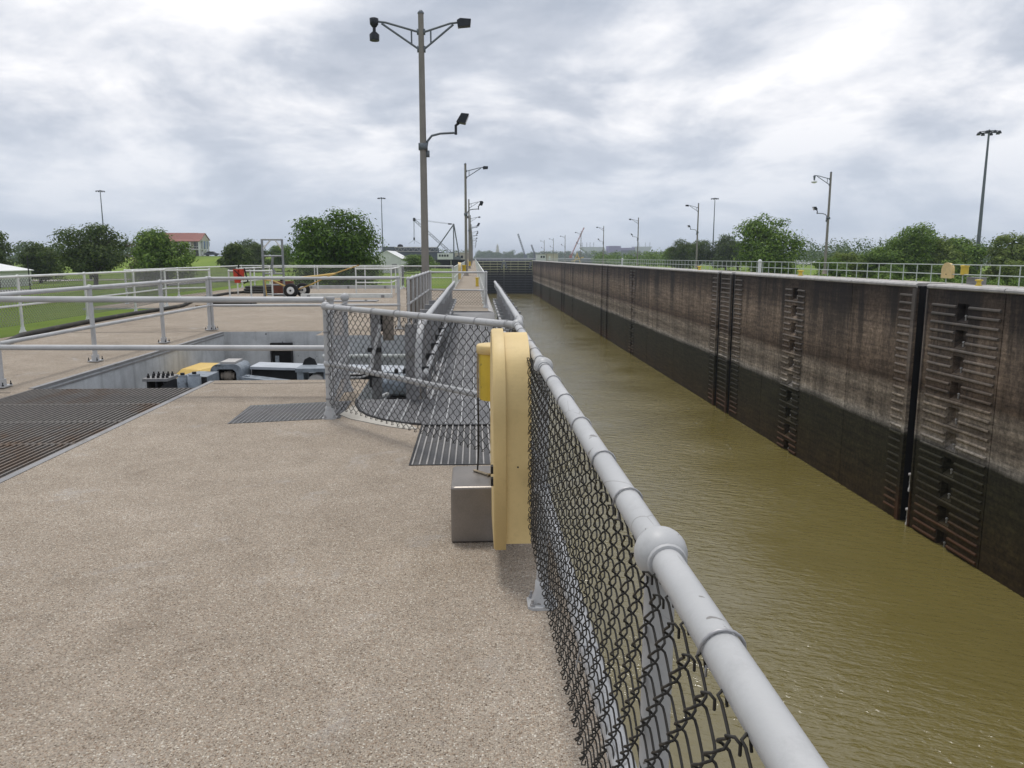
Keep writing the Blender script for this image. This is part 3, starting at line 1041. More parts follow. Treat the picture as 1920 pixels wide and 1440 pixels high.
def cy(x):
    if x >= -0.50:
        return 6.975
    for (a_, ya), (b_, yb) in zip(cp[:-1], cp[1:]):
        if a_ <= x <= b_:
            return ya + (yb - ya) * (x - a_) / (b_ - a_)
    return 8.28


t = thing('approach_walkway', 'fan of punched grey planks with a curved rim inside the chain-link corner', 'walkway', (-0.4, 7.8, 0))
x = -1.28
while x < GX1 - 0.01:
    x1 = min(x + 0.142, GX1 - 0.005)
    ya, yb = cy(x) + 0.03, cy(x1) + 0.03
    m_ = MB()
    vs = [(x + 0.003, min(ya, 8.3), -0.04), (x1 - 0.003, min(yb, 8.3), -0.04), (x1 - 0.003, 8.315, -0.04), (x + 0.003, 8.315, -0.04)]
    vs += [(a_, b_, -0.002) for a_, b_, c_ in vs]
    m_.add(vs, [(4, 5, 6, 7), (0, 1, 5, 4), (1, 2, 6, 5), (2, 3, 7, 6), (3, 0, 4, 7)])
    m_.cur = 1
    m_.box(x + 0.003, x + 0.012, min(ya, 8.3), 8.315, -0.0025, 0.008)
    m_.build('walkway_plank', ['grip_plank', 'rail_far'], t)
    x = x1
MB().tube([(x, y + 0.012, 0.004) for x, y in CURVE], 0.014, 6).build('curved_rim', 'machine_dark', t, True)
MB().box(-1.26, GX1 - 0.01, 8.0, 8.31, -0.20, -0.05).build('support_beam', 'plate_grey', t)

# walkway hand rails with sheet panels
def gate_rail(xa, xb, side, y0, y1, pstart, label):
    t = thing('walkway_railing', label, 'railing', (xa, y0, GZ), 'walkway railings on the open gate')
    h = GZ + 1.04

    def X(y):
        return xa + (xb - xa) * (y - y0) / (y1 - y0)
    if side > 0:
        p = [(X(y0) - 0.02, y0, h - 0.12), (X(y0), y0 + 0.05, h - 0.03), (X(y0), y0 + 0.2, h)]
    else:
        p = [(xa - 0.02, y0 - 0.10, h - 0.62), (xa - 0.02, y0 - 0.12, h - 0.42), (xa - 0.01, y0 - 0.08, h - 0.16), (xa, y0 + 0.02, h - 0.04), (xa, y0 + 0.2, h)]
    p += [(X(y0 + (y1 - y0) * i / 8), y0 + (y1 - y0) * i / 8, h + (0.012 if i == 5 else 0)) for i in range(1, 9)]
    MB().tube(p, 0.036, 12).build('top_rail', 'rail_paint', t, True)
    mp = [(X(y) - 0.035 * side, y, GZ + 0.52) for y in (y0 + 0.1, y1 - 0.05)]
    MB().tube(mp, 0.028, 10).build('mid_rail', 'rail_paint', t, True)
    MB().ball(mp[0], 0.042, 10, 8).build('rail_fitting', 'rail_paint', t, True)
    MB().ball((X(y0), y0 + 0.25, h), 0.052, 12, 8).build('rail_fitting', 'rail_paint', t, True)
    # sheet panels on the outer side, each a separate plate between channel posts
    y = pstart
    while y < y1 - 0.1:
        e = min(y + 0.98, y1)
        o = side * 0.058
        q = [(X(y) + o, y + 0.012, GZ - 0.02), (X(e) + o, e - 0.014, GZ - 0.02), (X(e) + o, e - 0.014, h - 0.07), (X(y) + o, y + 0.012, h - 0.07)]
        MB().extr(q, (-0.004, 0, 0), (0.004, 0, 0)).build('sheet_panel', 'plate_grey', t)
        x = X(e)
        MB().box(*sorted((x + side * 0.066, x + side * 0.12)), e - 0.05, e + 0.035, GZ - 0.3, h - 0.045).build('channel_post', 'plate_grey', t)
        MB().box(*sorted((x - side * 0.02, x + side * 0.052)), e - 0.035, e + 0.005, h - 0.15, h - 0.03).build('rail_clip', 'rail_far', t)
        MB().box(*sorted((x - side * 0.062, x + side * 0.052)), e - 0.06, e - 0.01, GZ + 0.47, GZ + 0.57).build('rail_clip', 'rail_far', t)
        y = e
    y = y0 + 0.35
    while y < pstart + 0.2 and side < 0:
        x = X(y)
        MB().box(*sorted((x + side * 0.045, x + side * 0.19)), y - 0.03, y + 0.03, GZ - 0.8, h - 0.02).build('channel_post', 'plate_grey', t)
        MB().box(*sorted((x + side * 0.045, x + side * 0.06)), y + 0.031, y + 0.11, GZ - 0.8, h - 0.03).build('channel_flange', 'plate_brown', t)
        MB().box(*sorted((x - side * 0.06, x + side * 0.04)), y - 0.02, y + 0.02, GZ + 0.48, GZ + 0.56).build('rail_clip', 'machine_dark', t)
        y += 1.15
    q = [(X(y0) - side * 0.02 + d_, y0 + 0.1, GZ + 0.012) for d_ in (-0.012, 0.012)] + [(X(y1) - side * 0.02 + d_, y1, GZ + 0.012) for d_ in (0.012, -0.012)]
    MB().extr(q, (0, 0, 0), (0, 0, 0.016)).build('kerb_strip', 'rail_far', t)
    b = MB()
    y = y0 + 0.4
    while y < y1 - 0.2:
        b.lathe((X(y) - side * 0.06, y, GZ + 0.012), [(0.018, 0), (0.018, 0.014), (0.008, 0.02)], 6)
        y += 0.62
    tag(b.build('bolt_heads', 'wire_galv', t), kind='stuff')


gate_rail(0.50, 0.58, 1, 8.42, 21.9, 9.6, 'handrail with grey sheet panels on the water side of the gate walkway')
gate_rail(-0.56, -0.57, -1, 7.95, 21.9, 13.2, 'handrail bent down at its near end, on the pit side of the gate walkway')

# --- machinery in the pit
t = thing('gearbox_cover', 'flat-topped yellow gearbox cover down in the pit', 'machine cover', (-4.85, 13.6, -1.75))
MB().prism([(-5.16, 13.15), (-4.56, 12.95), (-4.40, 13.5), (-4.50, 14.2), (-5.05, 14.3)], -1.75, -0.52).build('base', 'machine_yellow', t)
m_ = MB()
lo = [(-5.16, 13.15), (-4.56, 12.95), (-4.40, 13.5), (-4.50, 14.2), (-5.05, 14.3)]
hi = [(-5.02, 13.3), (-4.66, 13.15), (-4.55, 13.5), (-4.62, 14.05), (-4.98, 14.1)]
m_.add([(x, y, -0.518) for x, y in lo] + [(x, y, -0.36) for x, y in hi], [(5, 6, 7, 8, 9)] + [(i, (i + 1) % 5, 5 + (i + 1) % 5, 5 + i) for i in range(5)])
m_.build('lid', 'machine_yellow', t)

t = thing('bolted_bracket', 'steel shelf bracket with a row of upright bolts on the pit wall', 'bracket', (-4.9, 11.5, -1.75))
MB().box(-4.84, -4.48, 11.3, 11.75, -0.26, -0.22).build('shelf_plate', 'plate_grey', t)
for x in (-4.78, -4.66, -4.54):
    MB().box(x - 0.015, x + 0.015, 11.34, 11.74, -0.85, -0.262).build('rib', 'machine_dark', t)
for x in (-4.79, -4.72, -4.65, -4.58, -4.52):
    for y in (11.4, 11.6):
        MB().lathe((x, y, -0.22), [(0.022, 0), (0.022, 0.035), (0.012, 0.04), (0.012, 0.065)], 6).build('bolt', 'machine_dark', t)
MB().box(-4.82, -4.50, 11.45, 11.62, -1.75, -0.85).build('pedestal', 'plate_grey', t)

t = thing('sector_arm', 'curved grey-blue sector arm with two hub drums below deck level', 'gate machine', (-4.1, 11.0, -1.75))
outer = arc((-3.95, 11.0, 0), 0.60, 200, 95, 12, 'xz')
pl = [(p[0], 10.75, -0.70 + p[2]) for p in outer] + [(-3.72, 10.75, -0.11), (-3.72, 10.75, -0.26), (-4.0, 10.75, -0.28)] + [(-3.95 + 0.40 * math.cos(R(a)), 10.75, -0.70 + 0.40 * math.sin(R(a))) for a in (115, 150, 180, 200)]
MB().extr(pl, (0, 0, 0), (0, 0.5, 0)).build('arm', 'machine_grey', t)
MB().extr([(p[0] - 0.003, 10.745, p[2]) for p in pl], (0, -0.03, 0), (0, 0, 0)).build('arm_shaded_face', 'machine_dark', t)  # dark front plate paints the arm's side as if in shade
for x, z, r in ((-4.04, -0.36, 0.075), (-3.88, -0.345, 0.095)):
    d_ = MB().lathe((x, 10.72, z), [(r, 0), (r, 0.24), (r * 0.8, 0.25), (r * 0.8, 0.28)], 16).build('hub_drum', 'machine_grey', t, True)
    MB().lathe((x, 10.72, z + 0.281), [(0.03, 0), (0.03, 0.03)], 8).build('pin', 'machine_dark', d_)
MB().box(-4.1, -3.35, 10.4, 11.2, -0.55, -0.42).build('bed_plate', 'machine_dark', t)
MB().box(-4.0, -3.5, 10.5, 11.1, -1.75, -0.56).build('pedestal', 'machine_dark', t)

t = thing('bearing_yoke', 'grey-blue arch-shaped bearing yoke with a pale cap plate in the pit', 'gate machine', (-4.1, 13.0, -1.75))
pl = [(-4.37, 12.8, -1.0), (-4.37, 12.8, -0.36)] + arc((-4.25, 12.8, -0.34), 0.12, 180, 95, 5, 'xz') + arc((-3.98, 12.8, -0.34), 0.12, 85, 0, 5, 'xz') + [(-3.86, 12.8, -1.0)] + \
     [(-3.95, 12.8, -1.0), (-3.95, 12.8, -0.36), (-4.00, 12.8, -0.30), (-4.24, 12.8, -0.30), (-4.29, 12.8, -0.36), (-4.29, 12.8, -1.0)]
MB().extr(pl, (0, 0, 0), (0, 0.55, 0)).build('yoke', 'machine_grey', t)
MB().box(-4.22, -3.98, 12.85, 13.3, -0.218, -0.185).build('cap_plate', 'coping_concrete', t)
MB().box(-4.288, -3.952, 13.0, 13.05, -1.0, -0.302).build('inner_plate', 'machine_dark', t)  # dark plate added so the yoke opening looks shaded
MB().lathe((-4.22, 12.9, -0.42), [(0.055, 0), (0.055, 0.05), (0.08, 0.055), (0.08, 0.17), (0.055, 0.175), (0.055, 0.22)], 12, 'X').build('shaft', 'plate_brown', t, True)
for x in (-4.43, -3.80):
    MB().lathe((x, 12.83, -0.46), [(0.05, 0), (0.05, 0.10)], 8, 'Y').build('lug', 'machine_grey', t)
MB().box(-4.6, -3.6, 12.7, 13.5, -1.75, -1.0).build('bed', 'machine_dark', t)

t = thing('strut_arm', 'long grey-blue strut arm reaching across the pit to the gate', 'gate machine', (-2.3, 13.5, -1.75))
MB().extr([(-3.84, 13.2, -0.315), (-3.05, 13.2, -0.345), (-3.05, 13.2, -0.385), (-3.84, 13.2, -0.36)], (0, 0, 0), (0, 0.6, 0)).build('top_flange', 'machine_lit', t)  # strut tops pale, sides near-black: lit and shaded faces put into the colour
MB().extr([(-3.84, 13.3, -0.365), (-3.05, 13.3, -0.39), (-3.05, 13.3, -0.62), (-3.84, 13.3, -0.60)], (0, 0, 0), (0, 0.4, 0)).build('shaded_web', 'machine_dark', t)
MB().extr([(-3.03, 13.1, -0.36), (-0.66, 13.1, -0.43), (-0.66, 13.1, -0.48), (-3.03, 13.1, -0.41)], (0, 0, 0), (0, 0.8, 0)).build('top_flange', 'machine_lit', t)
MB().extr([(-3.03, 13.25, -0.415), (-0.66, 13.25, -0.485), (-0.66, 13.25, -0.75), (-3.03, 13.25, -0.65)], (0, 0, 0), (0, 0.5, 0)).build('shaded_web', 'machine_dark', t)
MB().extr([(-3.9, 12.75, -0.42), (-3.85, 12.75, -0.47), (-2.95, 12.75, -0.66), (-3.0, 12.75, -0.54)], (0, 0, 0), (0, 0.3, 0)).build('brace', 'machine_grey', t)
MB().box(-3.2, -3.0, 13.2, 14.0, -1.75, -0.56).build('support', 'machine_dark', t)
for x in (-2.75, -2.2, -1.6):
    MB().box(x - 0.03, x + 0.03, 13.18, 13.24, -0.9, -0.44).build('web_stiffener', 'machine_grey', t)

t = thing('buffer_housing', 'open-fronted grey-blue buffer housing with a round white end inside', 'gate machine', (-2.6, 12.3, -1.75))
MB().box(-2.82, -2.72, 12.2, 12.6, -1.3, -0.27).build('side_plate', 'machine_grey', t)
MB().box(-2.40, -2.30, 12.2, 12.6, -1.3, -0.27).build('side_plate', 'machine_grey', t)
MB().box(-2.84, -2.28, 12.18, 12.62, -0.268, -0.21).build('top_plate', 'machine_grey', t)
MB().lathe((-2.53, 12.24, -0.46), [(0.14, 0), (0.15, 0.02), (0.15, 0.3)], 16, 'Y').build('buffer', 'coping_concrete', t, True)
MB().extr([(-2.86, 12.7, -0.27), (-2.80, 12.7, -0.13), (-2.72, 12.7, -0.09), (-2.64, 12.7, -0.13), (-2.58, 12.7, -0.27)], (0, 0, 0), (0, 0.03, 0)).build('lifting_lug', 'machine_dark', t)
MB().box(-2.9, -2.2, 12.1, 12.7, -1.75, -1.3).build('bed', 'machine_dark', t)

t = thing('electric_motor', 'round grey motor lying on its side under the walkway corner', 'motor', (-1.05, 10.9, -1.75))
MB().lathe((-1.32, 10.9, -0.27), [(0.08, 0), (0.10, 0.01), (0.10, 0.09), (0.155, 0.10), (0.17, 0.13), (0.17, 0.42), (0.15, 0.45), (0.06, 0.46)], 20, 'X').build('motor_body', 'machine_grey', t, True)
for x in (-1.12, -1.0):
    MB().lathe((x, 10.9, -0.105), [(0.03, 0), (0.03, 0.05), (0.015, 0.07)], 8).build('eye_bolt', 'machine_dark', t)
MB().box(-1.25, -0.86, 10.75, 11.05, -0.50, -0.43).build('mount', 'machine_dark', t)
MB().tube([(-1.33, 10.62, -0.42), (-1.27, 10.60, -0.36), (-1.20, 10.62, -0.34)], 0.018, 8).build('coupling', 'white_metal', t, True)
MB().box(-1.2, -0.9, 10.78, 11.02, -1.75, -0.50).build('pedestal', 'machine_dark', t)
# recess in the far pit wall, its dark inside painted as a flat black plate
t = thing('wall_hatch', 'black square hatch opening in the far concrete wall of the pit', 'hatch', (-4.0, 16.18, -0.75))
MB().box(-4.22, -3.83, 16.15, 16.19, -0.72, -0.26).build('opening', 'black_hole', t)
for a_ in ((-4.25, -4.22, -0.75, -0.23), (-3.83, -3.80, -0.75, -0.23)):
    MB().box(a_[0], a_[1], 16.12, 16.19, a_[2], a_[3]).build('frame_side', 'machine_dark', t)
MB().box(-4.22, -3.83, 16.12, 16.19, -0.26, -0.23).build('frame_top', 'machine_dark', t)
MB().box(-4.16, -4.08, 16.13, 16.149, -0.70, -0.50).build('inner_plate', 'machine_grey', t)
t = thing('wall_ledge', 'pale tube rail along the right-hand far wall of the pit', 'rail', (-1.9, 15.3, -0.4))
MB().tube([(-3.0, 15.25, -0.40), (-0.7, 15.25, -0.40)], 0.035, 8).build('tube', 'rail_white', t, True)
for x in (-2.9, -1.9, -0.9):
    MB().box(x - 0.02, x + 0.02, 15.25, 15.345, -0.43, -0.37).build('wall_bracket', 'plate_grey', t)
# stop posts at the gate corner
t = thing('gate_stop_post', 'grey steel channel post with a brown plate beside the pit corner', 'post', (-1.26, 10.0, -1.75))
MB().box(-1.34, -1.25, 9.95, 10.10, -1.75, 0.84).build('channel_web', 'plate_grey', t)
MB().box(-1.249, -1.21, 9.93, 9.95, -1.75, 0.82).build('flange', 'plate_grey', t)
MB().box(-1.19, -1.05, 10.02, 10.05, 0.46, 0.84).build('brown_plate', 'plate_brown', t)
MB().box(-1.249, -1.19, 10.0, 10.02, 0.58, 0.8).build('spacer', 'black_hole', t)
for zb in (0.35, 0.02):
    MB().box(-1.38, -1.20, 9.90, 9.93, zb - 0.03, zb + 0.03).build('clamp', 'machine_dark', t)
t = thing('bent_pipe_rail', 'thin grey pipes bending from the pit deck up along the channel post', 'pipe', (-1.5, 9.7, 0))
for k, off in enumerate((0.0, 0.045)):
    MB().tube([(-1.72, 9.75, 0.02 + off), (-1.45, 9.75, 0.02 + off), (-1.36 - off * .4, 9.78, 0.05 + off), (-1.31 - off * .4, 9.80, 0.14 + off), (-1.29 - off * .4, 9.82, 0.30), (-1.24 - off * .4, 9.84, 0.48), (-1.19 - off * .4, 9.86, 0.68)], 0.014, 8).build('pipe', 'rail_far', t, True)
t = thing('gate_stop_post', 'short grey steel post standing at the near end of the gate walkway', 'post', (-0.72, 9.0, -1.75))
MB().box(-0.79, -0.685, 8.95, 9.06, -1.75, 0.66).build('post_web', 'plate_grey', t)
MB().box(-0.683, -0.64, 9.03, 9.06, -1.75, 0.62).build('flange', 'plate_brown', t)
MB().lathe((-0.74, 8.90, 0.10), [(0.045, 0), (0.045, 0.06)], 10, 'Y').build('bolt', 'plate_brown', t)

# ================================================================== RAILINGS
def chain_link(A, B, z0, z1, off=0.0, p=0.043, P=0.078, r=0.0021, t=0.0055, sides=5, per=8, parent=None, m='wire', ends=True, sag=0.0, ov=0.002, rnd=0.5, sq=1.2):
    """woven zigzag wires from A to B (xy), hung between z0 and z1"""
    A, B = Vector((A[0], A[1], 0)), Vector((B[0], B[1], 0))
    u = (B - A).normalized()
    nn = Vector((-u.y, u.x, 0))
    L = (B - A).length
    cnt = int(L / p)
    H = z1 - z0
    npt = int(H / P * per) + 1
    rng = random.Random(int(L * 1000) + cnt)

    def wire(ph):
        pts = []
        for i in range(npt):
            z = H * i / (npt - 1)
            a = 2 * math.pi * z / P + ph
            tri = 2 / math.pi * math.asin(max(-1, min(1, math.cos(a))))
            pts.append(((p / 2 + ov) * ((1 - rnd) * tri + rnd * math.cos(a)), t * math.tanh(sq * math.sin(a)) / math.tanh(sq), z))
        if ends:
            # knuckles: the cut end is bent over the neighbour and points down again
            x, y, z = pts[-1]
            sx = 1 if x > 0 else -1
            pts += [(x + 0.004 * sx, y + 0.003, z + 0.006), (x + 0.010 * sx, y - 0.004, z + 0.008), (x + 0.013 * sx, y - 0.009, z + 0.002), (x + 0.010 * sx, y - 0.010, z - 0.012)]
            x, y, z = pts[0]
            sx = 1 if x > 0 else -1
            pts = [(x + 0.010 * sx, y - 0.008, z + 0.008), (x + 0.011 * sx, y - 0.006, z - 0.003), (x + 0.005 * sx, y + 0.002, z - 0.006)] + pts
        return MB().tube(pts, r, sides, False)
    tpl = [wire(0), wire(math.pi)]
    arr = [(np.array(q.v), np.array(q.f)) for q in tpl]
    VS, FS, base = [], [], 0
    for k in range(cnt):
        v, f = arr[k % 2]
        s = (k + 0.5) * p
        jx, jz = rng.uniform(-0.0015, 0.0015), rng.uniform(-0.002, 0.002)
        jn = sag * math.sin(s * 2.1) + rng.uniform(-0.001, 0.001)
        x = A.x + u.x * (v[:, 0] + s + jx) + nn.x * (v[:, 1] + off + jn)
        y = A.y + u.y * (v[:, 0] + s + jx) + nn.y * (v[:, 1] + off + jn)
        VS.append(np.stack([x, y, v[:, 2] + z0 + jz], 1))
        FS.append(f + base)
        base += len(v)
    o3 = np.array(ORG.get(parent.name, (0, 0, 0)))
    me = bpy.data.meshes.new('chain_link')
    VS = np.concatenate(VS) - o3
    FS = np.concatenate(FS)
    me.vertices.add(len(VS))
    me.vertices.foreach_set('co', VS.ravel())
    me.loops.add(len(FS) * 4)
    me.loops.foreach_set('vertex_index', FS.ravel())
    me.polygons.add(len(FS))
    me.polygons.foreach_set('loop_start', np.arange(len(FS)) * 4)
    me.polygons.foreach_set('loop_total', np.full(len(FS), 4))
    me.polygons.foreach_set('use_smooth', np.ones(len(FS), dtype=bool))
    me.materials.append(M[m])
    me.update(calc_edges=True)
    o = bpy.data.objects.new('chain_link_mesh', me)
    COL.objects.link(o)
    o.parent = parent
    return tag(o, kind='stuff')


def tie(parent, c, u, r=0.0265, w=0.0022, gap=True):
    """wire tie looped round a rail at c, rail direction u"""
    u = Vector(u).normalized()
    up = Vector((0, 0, 1))
    s = u.cross(up).normalized()
    tilt = random.uniform(-0.25, 0.25)
    pts = []
    for i in range(15):
        a = R(-130 + 300 * i / 14)
        pts.append(Vector(c) + (s * math.cos(a) + up * math.sin(a)) * (r + 0.001) + u * (tilt * r * math.sin(a)))
    e = pts[0]
    pts = [e + Vector((0, 0, -0.02)) + u * 0.012, e + Vector((0, 0, -0.012))] + pts + [pts[-1] - up * 0.018 + u * 0.01]
    return MB().tube(pts, w, 6).build('tie_wire', 'wire_galv', parent, True)


def flange(parent, x, y, z=0.0, r=0.024, rz=0.0, m='rail_paint'):
    b = MB().lathe((x, y, z + 0.011), [(r * 2.0, 0.0), (r * 1.9, 0.02), (r * 1.35, 0.06), (r * 1.25, 0.10), (r * 1.02, 0.105)], 14)
    o = b.build('base_flange', m, parent, True)
    q = MB().cbox((x, y, z + 0.006), (0.13, 0.13, 0.012), rz, 0.02).build('base_plate', m, parent)
    return o


def bolts(parent, x, y, rz=0.0, s=0.045, m='wire_galv'):
    cs, sn = math.cos(rz), math.sin(rz)
    for a, b in ((1, 1), (1, -1), (-1, 1), (-1, -1)):
        MB().lathe((x + (a * cs - b * sn) * s, y + (a * sn + b * cs) * s, 0.012), [(0.011, 0), (0.011, 0.012), (0.006, 0.013), (0.006, 0.03)], 6).build('bolt', m, parent)


# --- near railing on the lock edge
nr = thing('chain_link_railing', 'nearest grey pipe railing with ball joints and chain-link mesh along the water', 'railing', (0.29, 3.2, 0))
RX = 0.29
ny = [-2.95, -0.90, 1.14, 3.22, 5.24]
pts_c = [(RX, -5.0, 1.07)] + [(RX, y, 1.07) for y in (-2.95, -0.9, 1.14, 3.22, 4.95)]
MB().tube([(RX, -5.0, 1.07), (RX, -0.9, 1.07)], 0.0245, 20).build('top_rail', 'rail_paint', nr, True)
for a, b in ((-0.9, 1.14), (1.14, 3.22), (3.22, 5.24)):
    MB().tube([(RX, a, 1.07), (RX, b, 1.07)], 0.0245, 24).build('top_rail', 'rail_paint', nr, True)
    MB().tube([(RX, a, 0.53), (RX, b, 0.53)], 0.0245, 18).build('mid_rail', 'rail_paint', nr, True)
for y in ny[1:]:
    po = MB().tube([(RX, y, 0.10), (RX, y, 1.05)], 0.0245, 20).build('post', 'rail_paint', nr, True)
    MB().ball((RX, y, 1.07), 0.042, 24, 14).build('ball_joint', 'rail_paint', po, True)
    MB().ball((RX, y, 0.53), 0.038, 20, 12).build('ball_joint', 'rail_paint', po, True)
    for dy in (-0.045, 0.036):
        MB().lathe((RX, y + dy, 1.07), [(0.029, 0), (0.0315, 0.003), (0.029, 0.009)], 20, 'Y').build('socket_ring', 'rail_paint', po, True)
    flange(po, RX, y, 0, 0.0245)
    bolts(po, RX, y, 0, 0.045)
chain_link((RX - 0.033, -0.6), (RX - 0.033, 5.20), 0.27, 1.056, 0, parent=nr, sides=6, per=14, p=0.040, P=0.084, r=0.0019, t=0.0078, sag=0.006, ov=0.004, rnd=0.45, sq=3.0)
for y in (0.55, 0.835, 1.40, 1.68, 2.05, 2.42, 2.80, 3.12, 3.38, 3.70, 4.05, 4.40, 4.75, 5.05):
    tie(nr, (RX, y, 1.07), (0, 1, 0))
for y in (0.9, 1.8, 2.6, 3.6, 4.5):
    MB().tube([(RX - 0.04, y, 0.50), (RX - 0.028, y + 0.004, 0.558), (RX + 0.01, y, 0.557), (RX + 0.028, y, 0.53), (RX, y, 0.503), (RX - 0.04, y + 0.01, 0.515)], 0.002, 5).build('tie_wire', 'wire_galv', nr, True)

# --- diagonal chain-link railing closing the corner
P0, P1, P2 = Vector((0.30, 5.24, 0)), Vector((-1.40, 7.33, 0)), Vector((-1.47, 8.85, 0))
dr = thing('chain_link_railing', 'slanting chain-link railing across the walkway corner behind the yellow cabinet', 'railing', P1)
u = (P1 - P0).normalized()
MB().tube([P0 + V(0, -0.02, 1.07), P0 + u * 0.08 + V(0, 0.02, 1.07), P0 + u * 0.2 + V(0, 0, 1.07), P1 + V(0, 0, 1.07)], 0.0255, 16).build('top_rail', 'rail_paint', dr, True)
MB().tube([P0 + u * 0.05 + V(0, 0, 0.53), P1 + V(0, 0, 0.53)], 0.0235, 14).build('mid_rail', 'rail_paint', dr, True)
po = MB().tube([P1 + V(0, 0, 0.1), P1 + V(0, 0, 1.05)], 0.0275, 16).build('post', 'rail_paint', dr, True)
MB().ball(P1 + V(0, 0, 1.075), 0.043, 20, 12).build('ball_joint', 'rail_paint', po, True)
MB().ball(P1 + V(0, 0, 0.53), 0.040, 16, 10).build('ball_joint', 'rail_paint', po, True)
flange(po, P1.x, P1.y, 0, 0.030)
bolts(po, P1.x, P1.y, 0.2, 0.048)
for z in (0.18, 0.42, 0.82):
    MB().lathe(P1 + V(0, 0, z), [(0.0275, 0), (0.0315, 0.002), (0.0315, 0.018), (0.0275, 0.02)], 14).build('tension_band', 'plate_grey', dr)
MB().tube([P1 + V(0.05, -0.02, 0.10), P1 + V(0.045, -0.025, 1.02)], 0.006, 5).build('tension_bar', 'plate_grey', dr)
chain_link(P0 + u * 0.05, P1 - u * 0.03, 0.13, 1.035, 0.034, parent=dr, sides=4, per=6, r=0.0028, t=0.006, sag=0.006)
for s in (0.12, 0.45, 0.80, 1.15, 1.50, 1.85, 2.2, 2.5):
    tie(dr, P0 + u * s + V(0, 0, 1.07), u, 0.028, 0.003)
# short return panel beside the pit
sr = thing('chain_link_railing', 'short chain-link railing panel running back beside the pit, ball on its end post', 'railing', P2)
u = (P2 - P1).normalized()
MB().tube([P1 + u * 0.03 + V(0, 0, 1.0), P2 + V(0, 0, 1.0)], 0.0235, 12).build('top_rail', 'rail_paint', sr, True)
MB().tube([P1 + u * 0.03 + V(0, 0, 0.36), P2 + V(0, 0, 0.45)], 0.0235, 12).build('mid_rail', 'rail_paint', sr, True)
MB().tube([P1 + u * 0.06 + V(0.01, 0, 0.14), P2 + V(0.02, 0.0, 0.50)], 0.022, 12).build('diagonal_brace', 'rail_paint', sr, True)
po = MB().tube([P2 + V(0, 0, 0.1), P2 + V(0, 0, 1.06)], 0.0275, 14).build('post', 'rail_paint', sr, True)
MB().ball(P2 + V(0, 0, 1.08), 0.050, 18, 12).build('ball_joint', 'rail_paint', po, True)
flange(po, P2.x, P2.y, 0, 0.030)
bolts(po, P2.x, P2.y, 0.1, 0.048)
chain_link(P1 + u * 0.03, P2 - u * 0.03, 0.10, 1.03, -0.03, parent=sr, sides=4, per=6, r=0.0026, m='wire_galv')


def railing(name_label, pts, h=1.07, mids=(0.53,), r=0.024, m='rail_far', post_at=None, spacing=2.2, base='plate', mesh=None, sides=10, cap=True, loc=None, ends=True, wr=0.0042, mp=0.05, mP=0.09, group=None, wm='wire_galv'):
    """pipe railing along a polyline; a post at each corner and every spacing metres"""
    pts = [Vector((p[0], p[1], 0)) for p in pts]
    t = thing('railing' if not mesh else 'chain_link_railing', name_label, 'railing', loc or pts[0], group)
    done = set()
    for a, b in zip(pts[:-1], pts[1:]):
        MB().tube([a + V(0, 0, h), b + V(0, 0, h)], r, sides).build('top_rail', m, t, True)
        for z in mids:
            MB().tube([a + V(0, 0, z), b + V(0, 0, z)], r * 0.9, sides).build('mid_rail', m, t, True)
        L = (b - a).length
        n = max(1, round(L / spacing))
        for i in range(n + 1):
            q = a + (b - a) * i / n
            key = (round(q.x, 2), round(q.y, 2))
            if key in done:
                continue
            done.add(key)
            po = MB().tube([q + V(0, 0, 0.01), q + V(0, 0, h)], r * 1.08, sides, False).build('post', m, t, True)
            if cap:
                MB().ball(q + V(0, 0, h + 0.004), r * 1.45, 10, 6).build('rail_fitting', m, po, True)
                for z in mids:
                    MB().ball(q + V(0, 0, z), r * 1.4, 10, 6).build('rail_fitting', m, po, True)
            rz = math.atan2(b.y - a.y, b.x - a.x)
            if base == 'plate':
                MB().cbox((q.x, q.y, 0.018), (0.20, 0.16, 0.016), rz, 0.015).build('base_plate', m, po)
                MB().cbox((q.x, q.y, 0.06), (0.085, 0.085, 0.085), rz, 0.012).build('base_socket', m, po)
                cs, sn = math.cos(rz), math.sin(rz)
                for ax, by in ((0.08, 0.06), (0.08, -0.06), (-0.08, 0.06), (-0.08, -0.06)):
                    MB().lathe((q.x + ax * cs - by * sn, q.y + ax * sn + by * cs, 0.026), [(0.013, 0), (0.013, 0.015), (0.007, 0.016), (0.007, 0.045)], 6).build('bolt', 'machine_dark', po)
            elif base == 'cone':
                MB().lathe((q.x, q.y, 0.0), [(r * 2.6, 0), (r * 2.5, 0.02), (r * 1.5, 0.07), (r * 1.4, 0.12)], 10).build('base_flange', m, po, True)
        if mesh:
            chain_link(a, b, mesh[0], mesh[1], r + 0.008, p=mp, P=mP, r=wr, t=0.004, sides=3, per=4, parent=t, m=wm, ends=False)
    return t


# near two-rail barrier in front of the pit: big open-ended pipes
t = thing('barrier_rail', 'thick two-pipe barrier with open pipe ends spanning the near side of the pit', 'railing', (-3.5, 8.75, 0))
MB().tube([(-7.6, 9.0, 1.07), (-1.66, 8.62, 1.065)], 0.034, 16).build('top_rail', 'rail_far', t, True)
MB().tube([(-7.6, 9.0, 0.53), (-1.52, 8.60, 0.53)], 0.031, 16).build('mid_rail', 'rail_far', t, True)
MB().lathe((-1.60, 8.66, 0.93), [(0.05, 0), (0.05, 0.03), (0.038, 0.035), (0.038, 0.13), (0.05, 0.135), (0.05, 0.165)], 12).build('end_socket', 'rail_far', t, True)
MB().tube([(-1.60, 8.66, 0.01), (-1.60, 8.66, 0.93)], 0.03, 10).build('post', 'rail_far', t, True)
MB().tube([(-7.55, 8.99, 0.01), (-7.55, 8.99, 1.07)], 0.03, 10).build('post', 'rail_far', t, True)
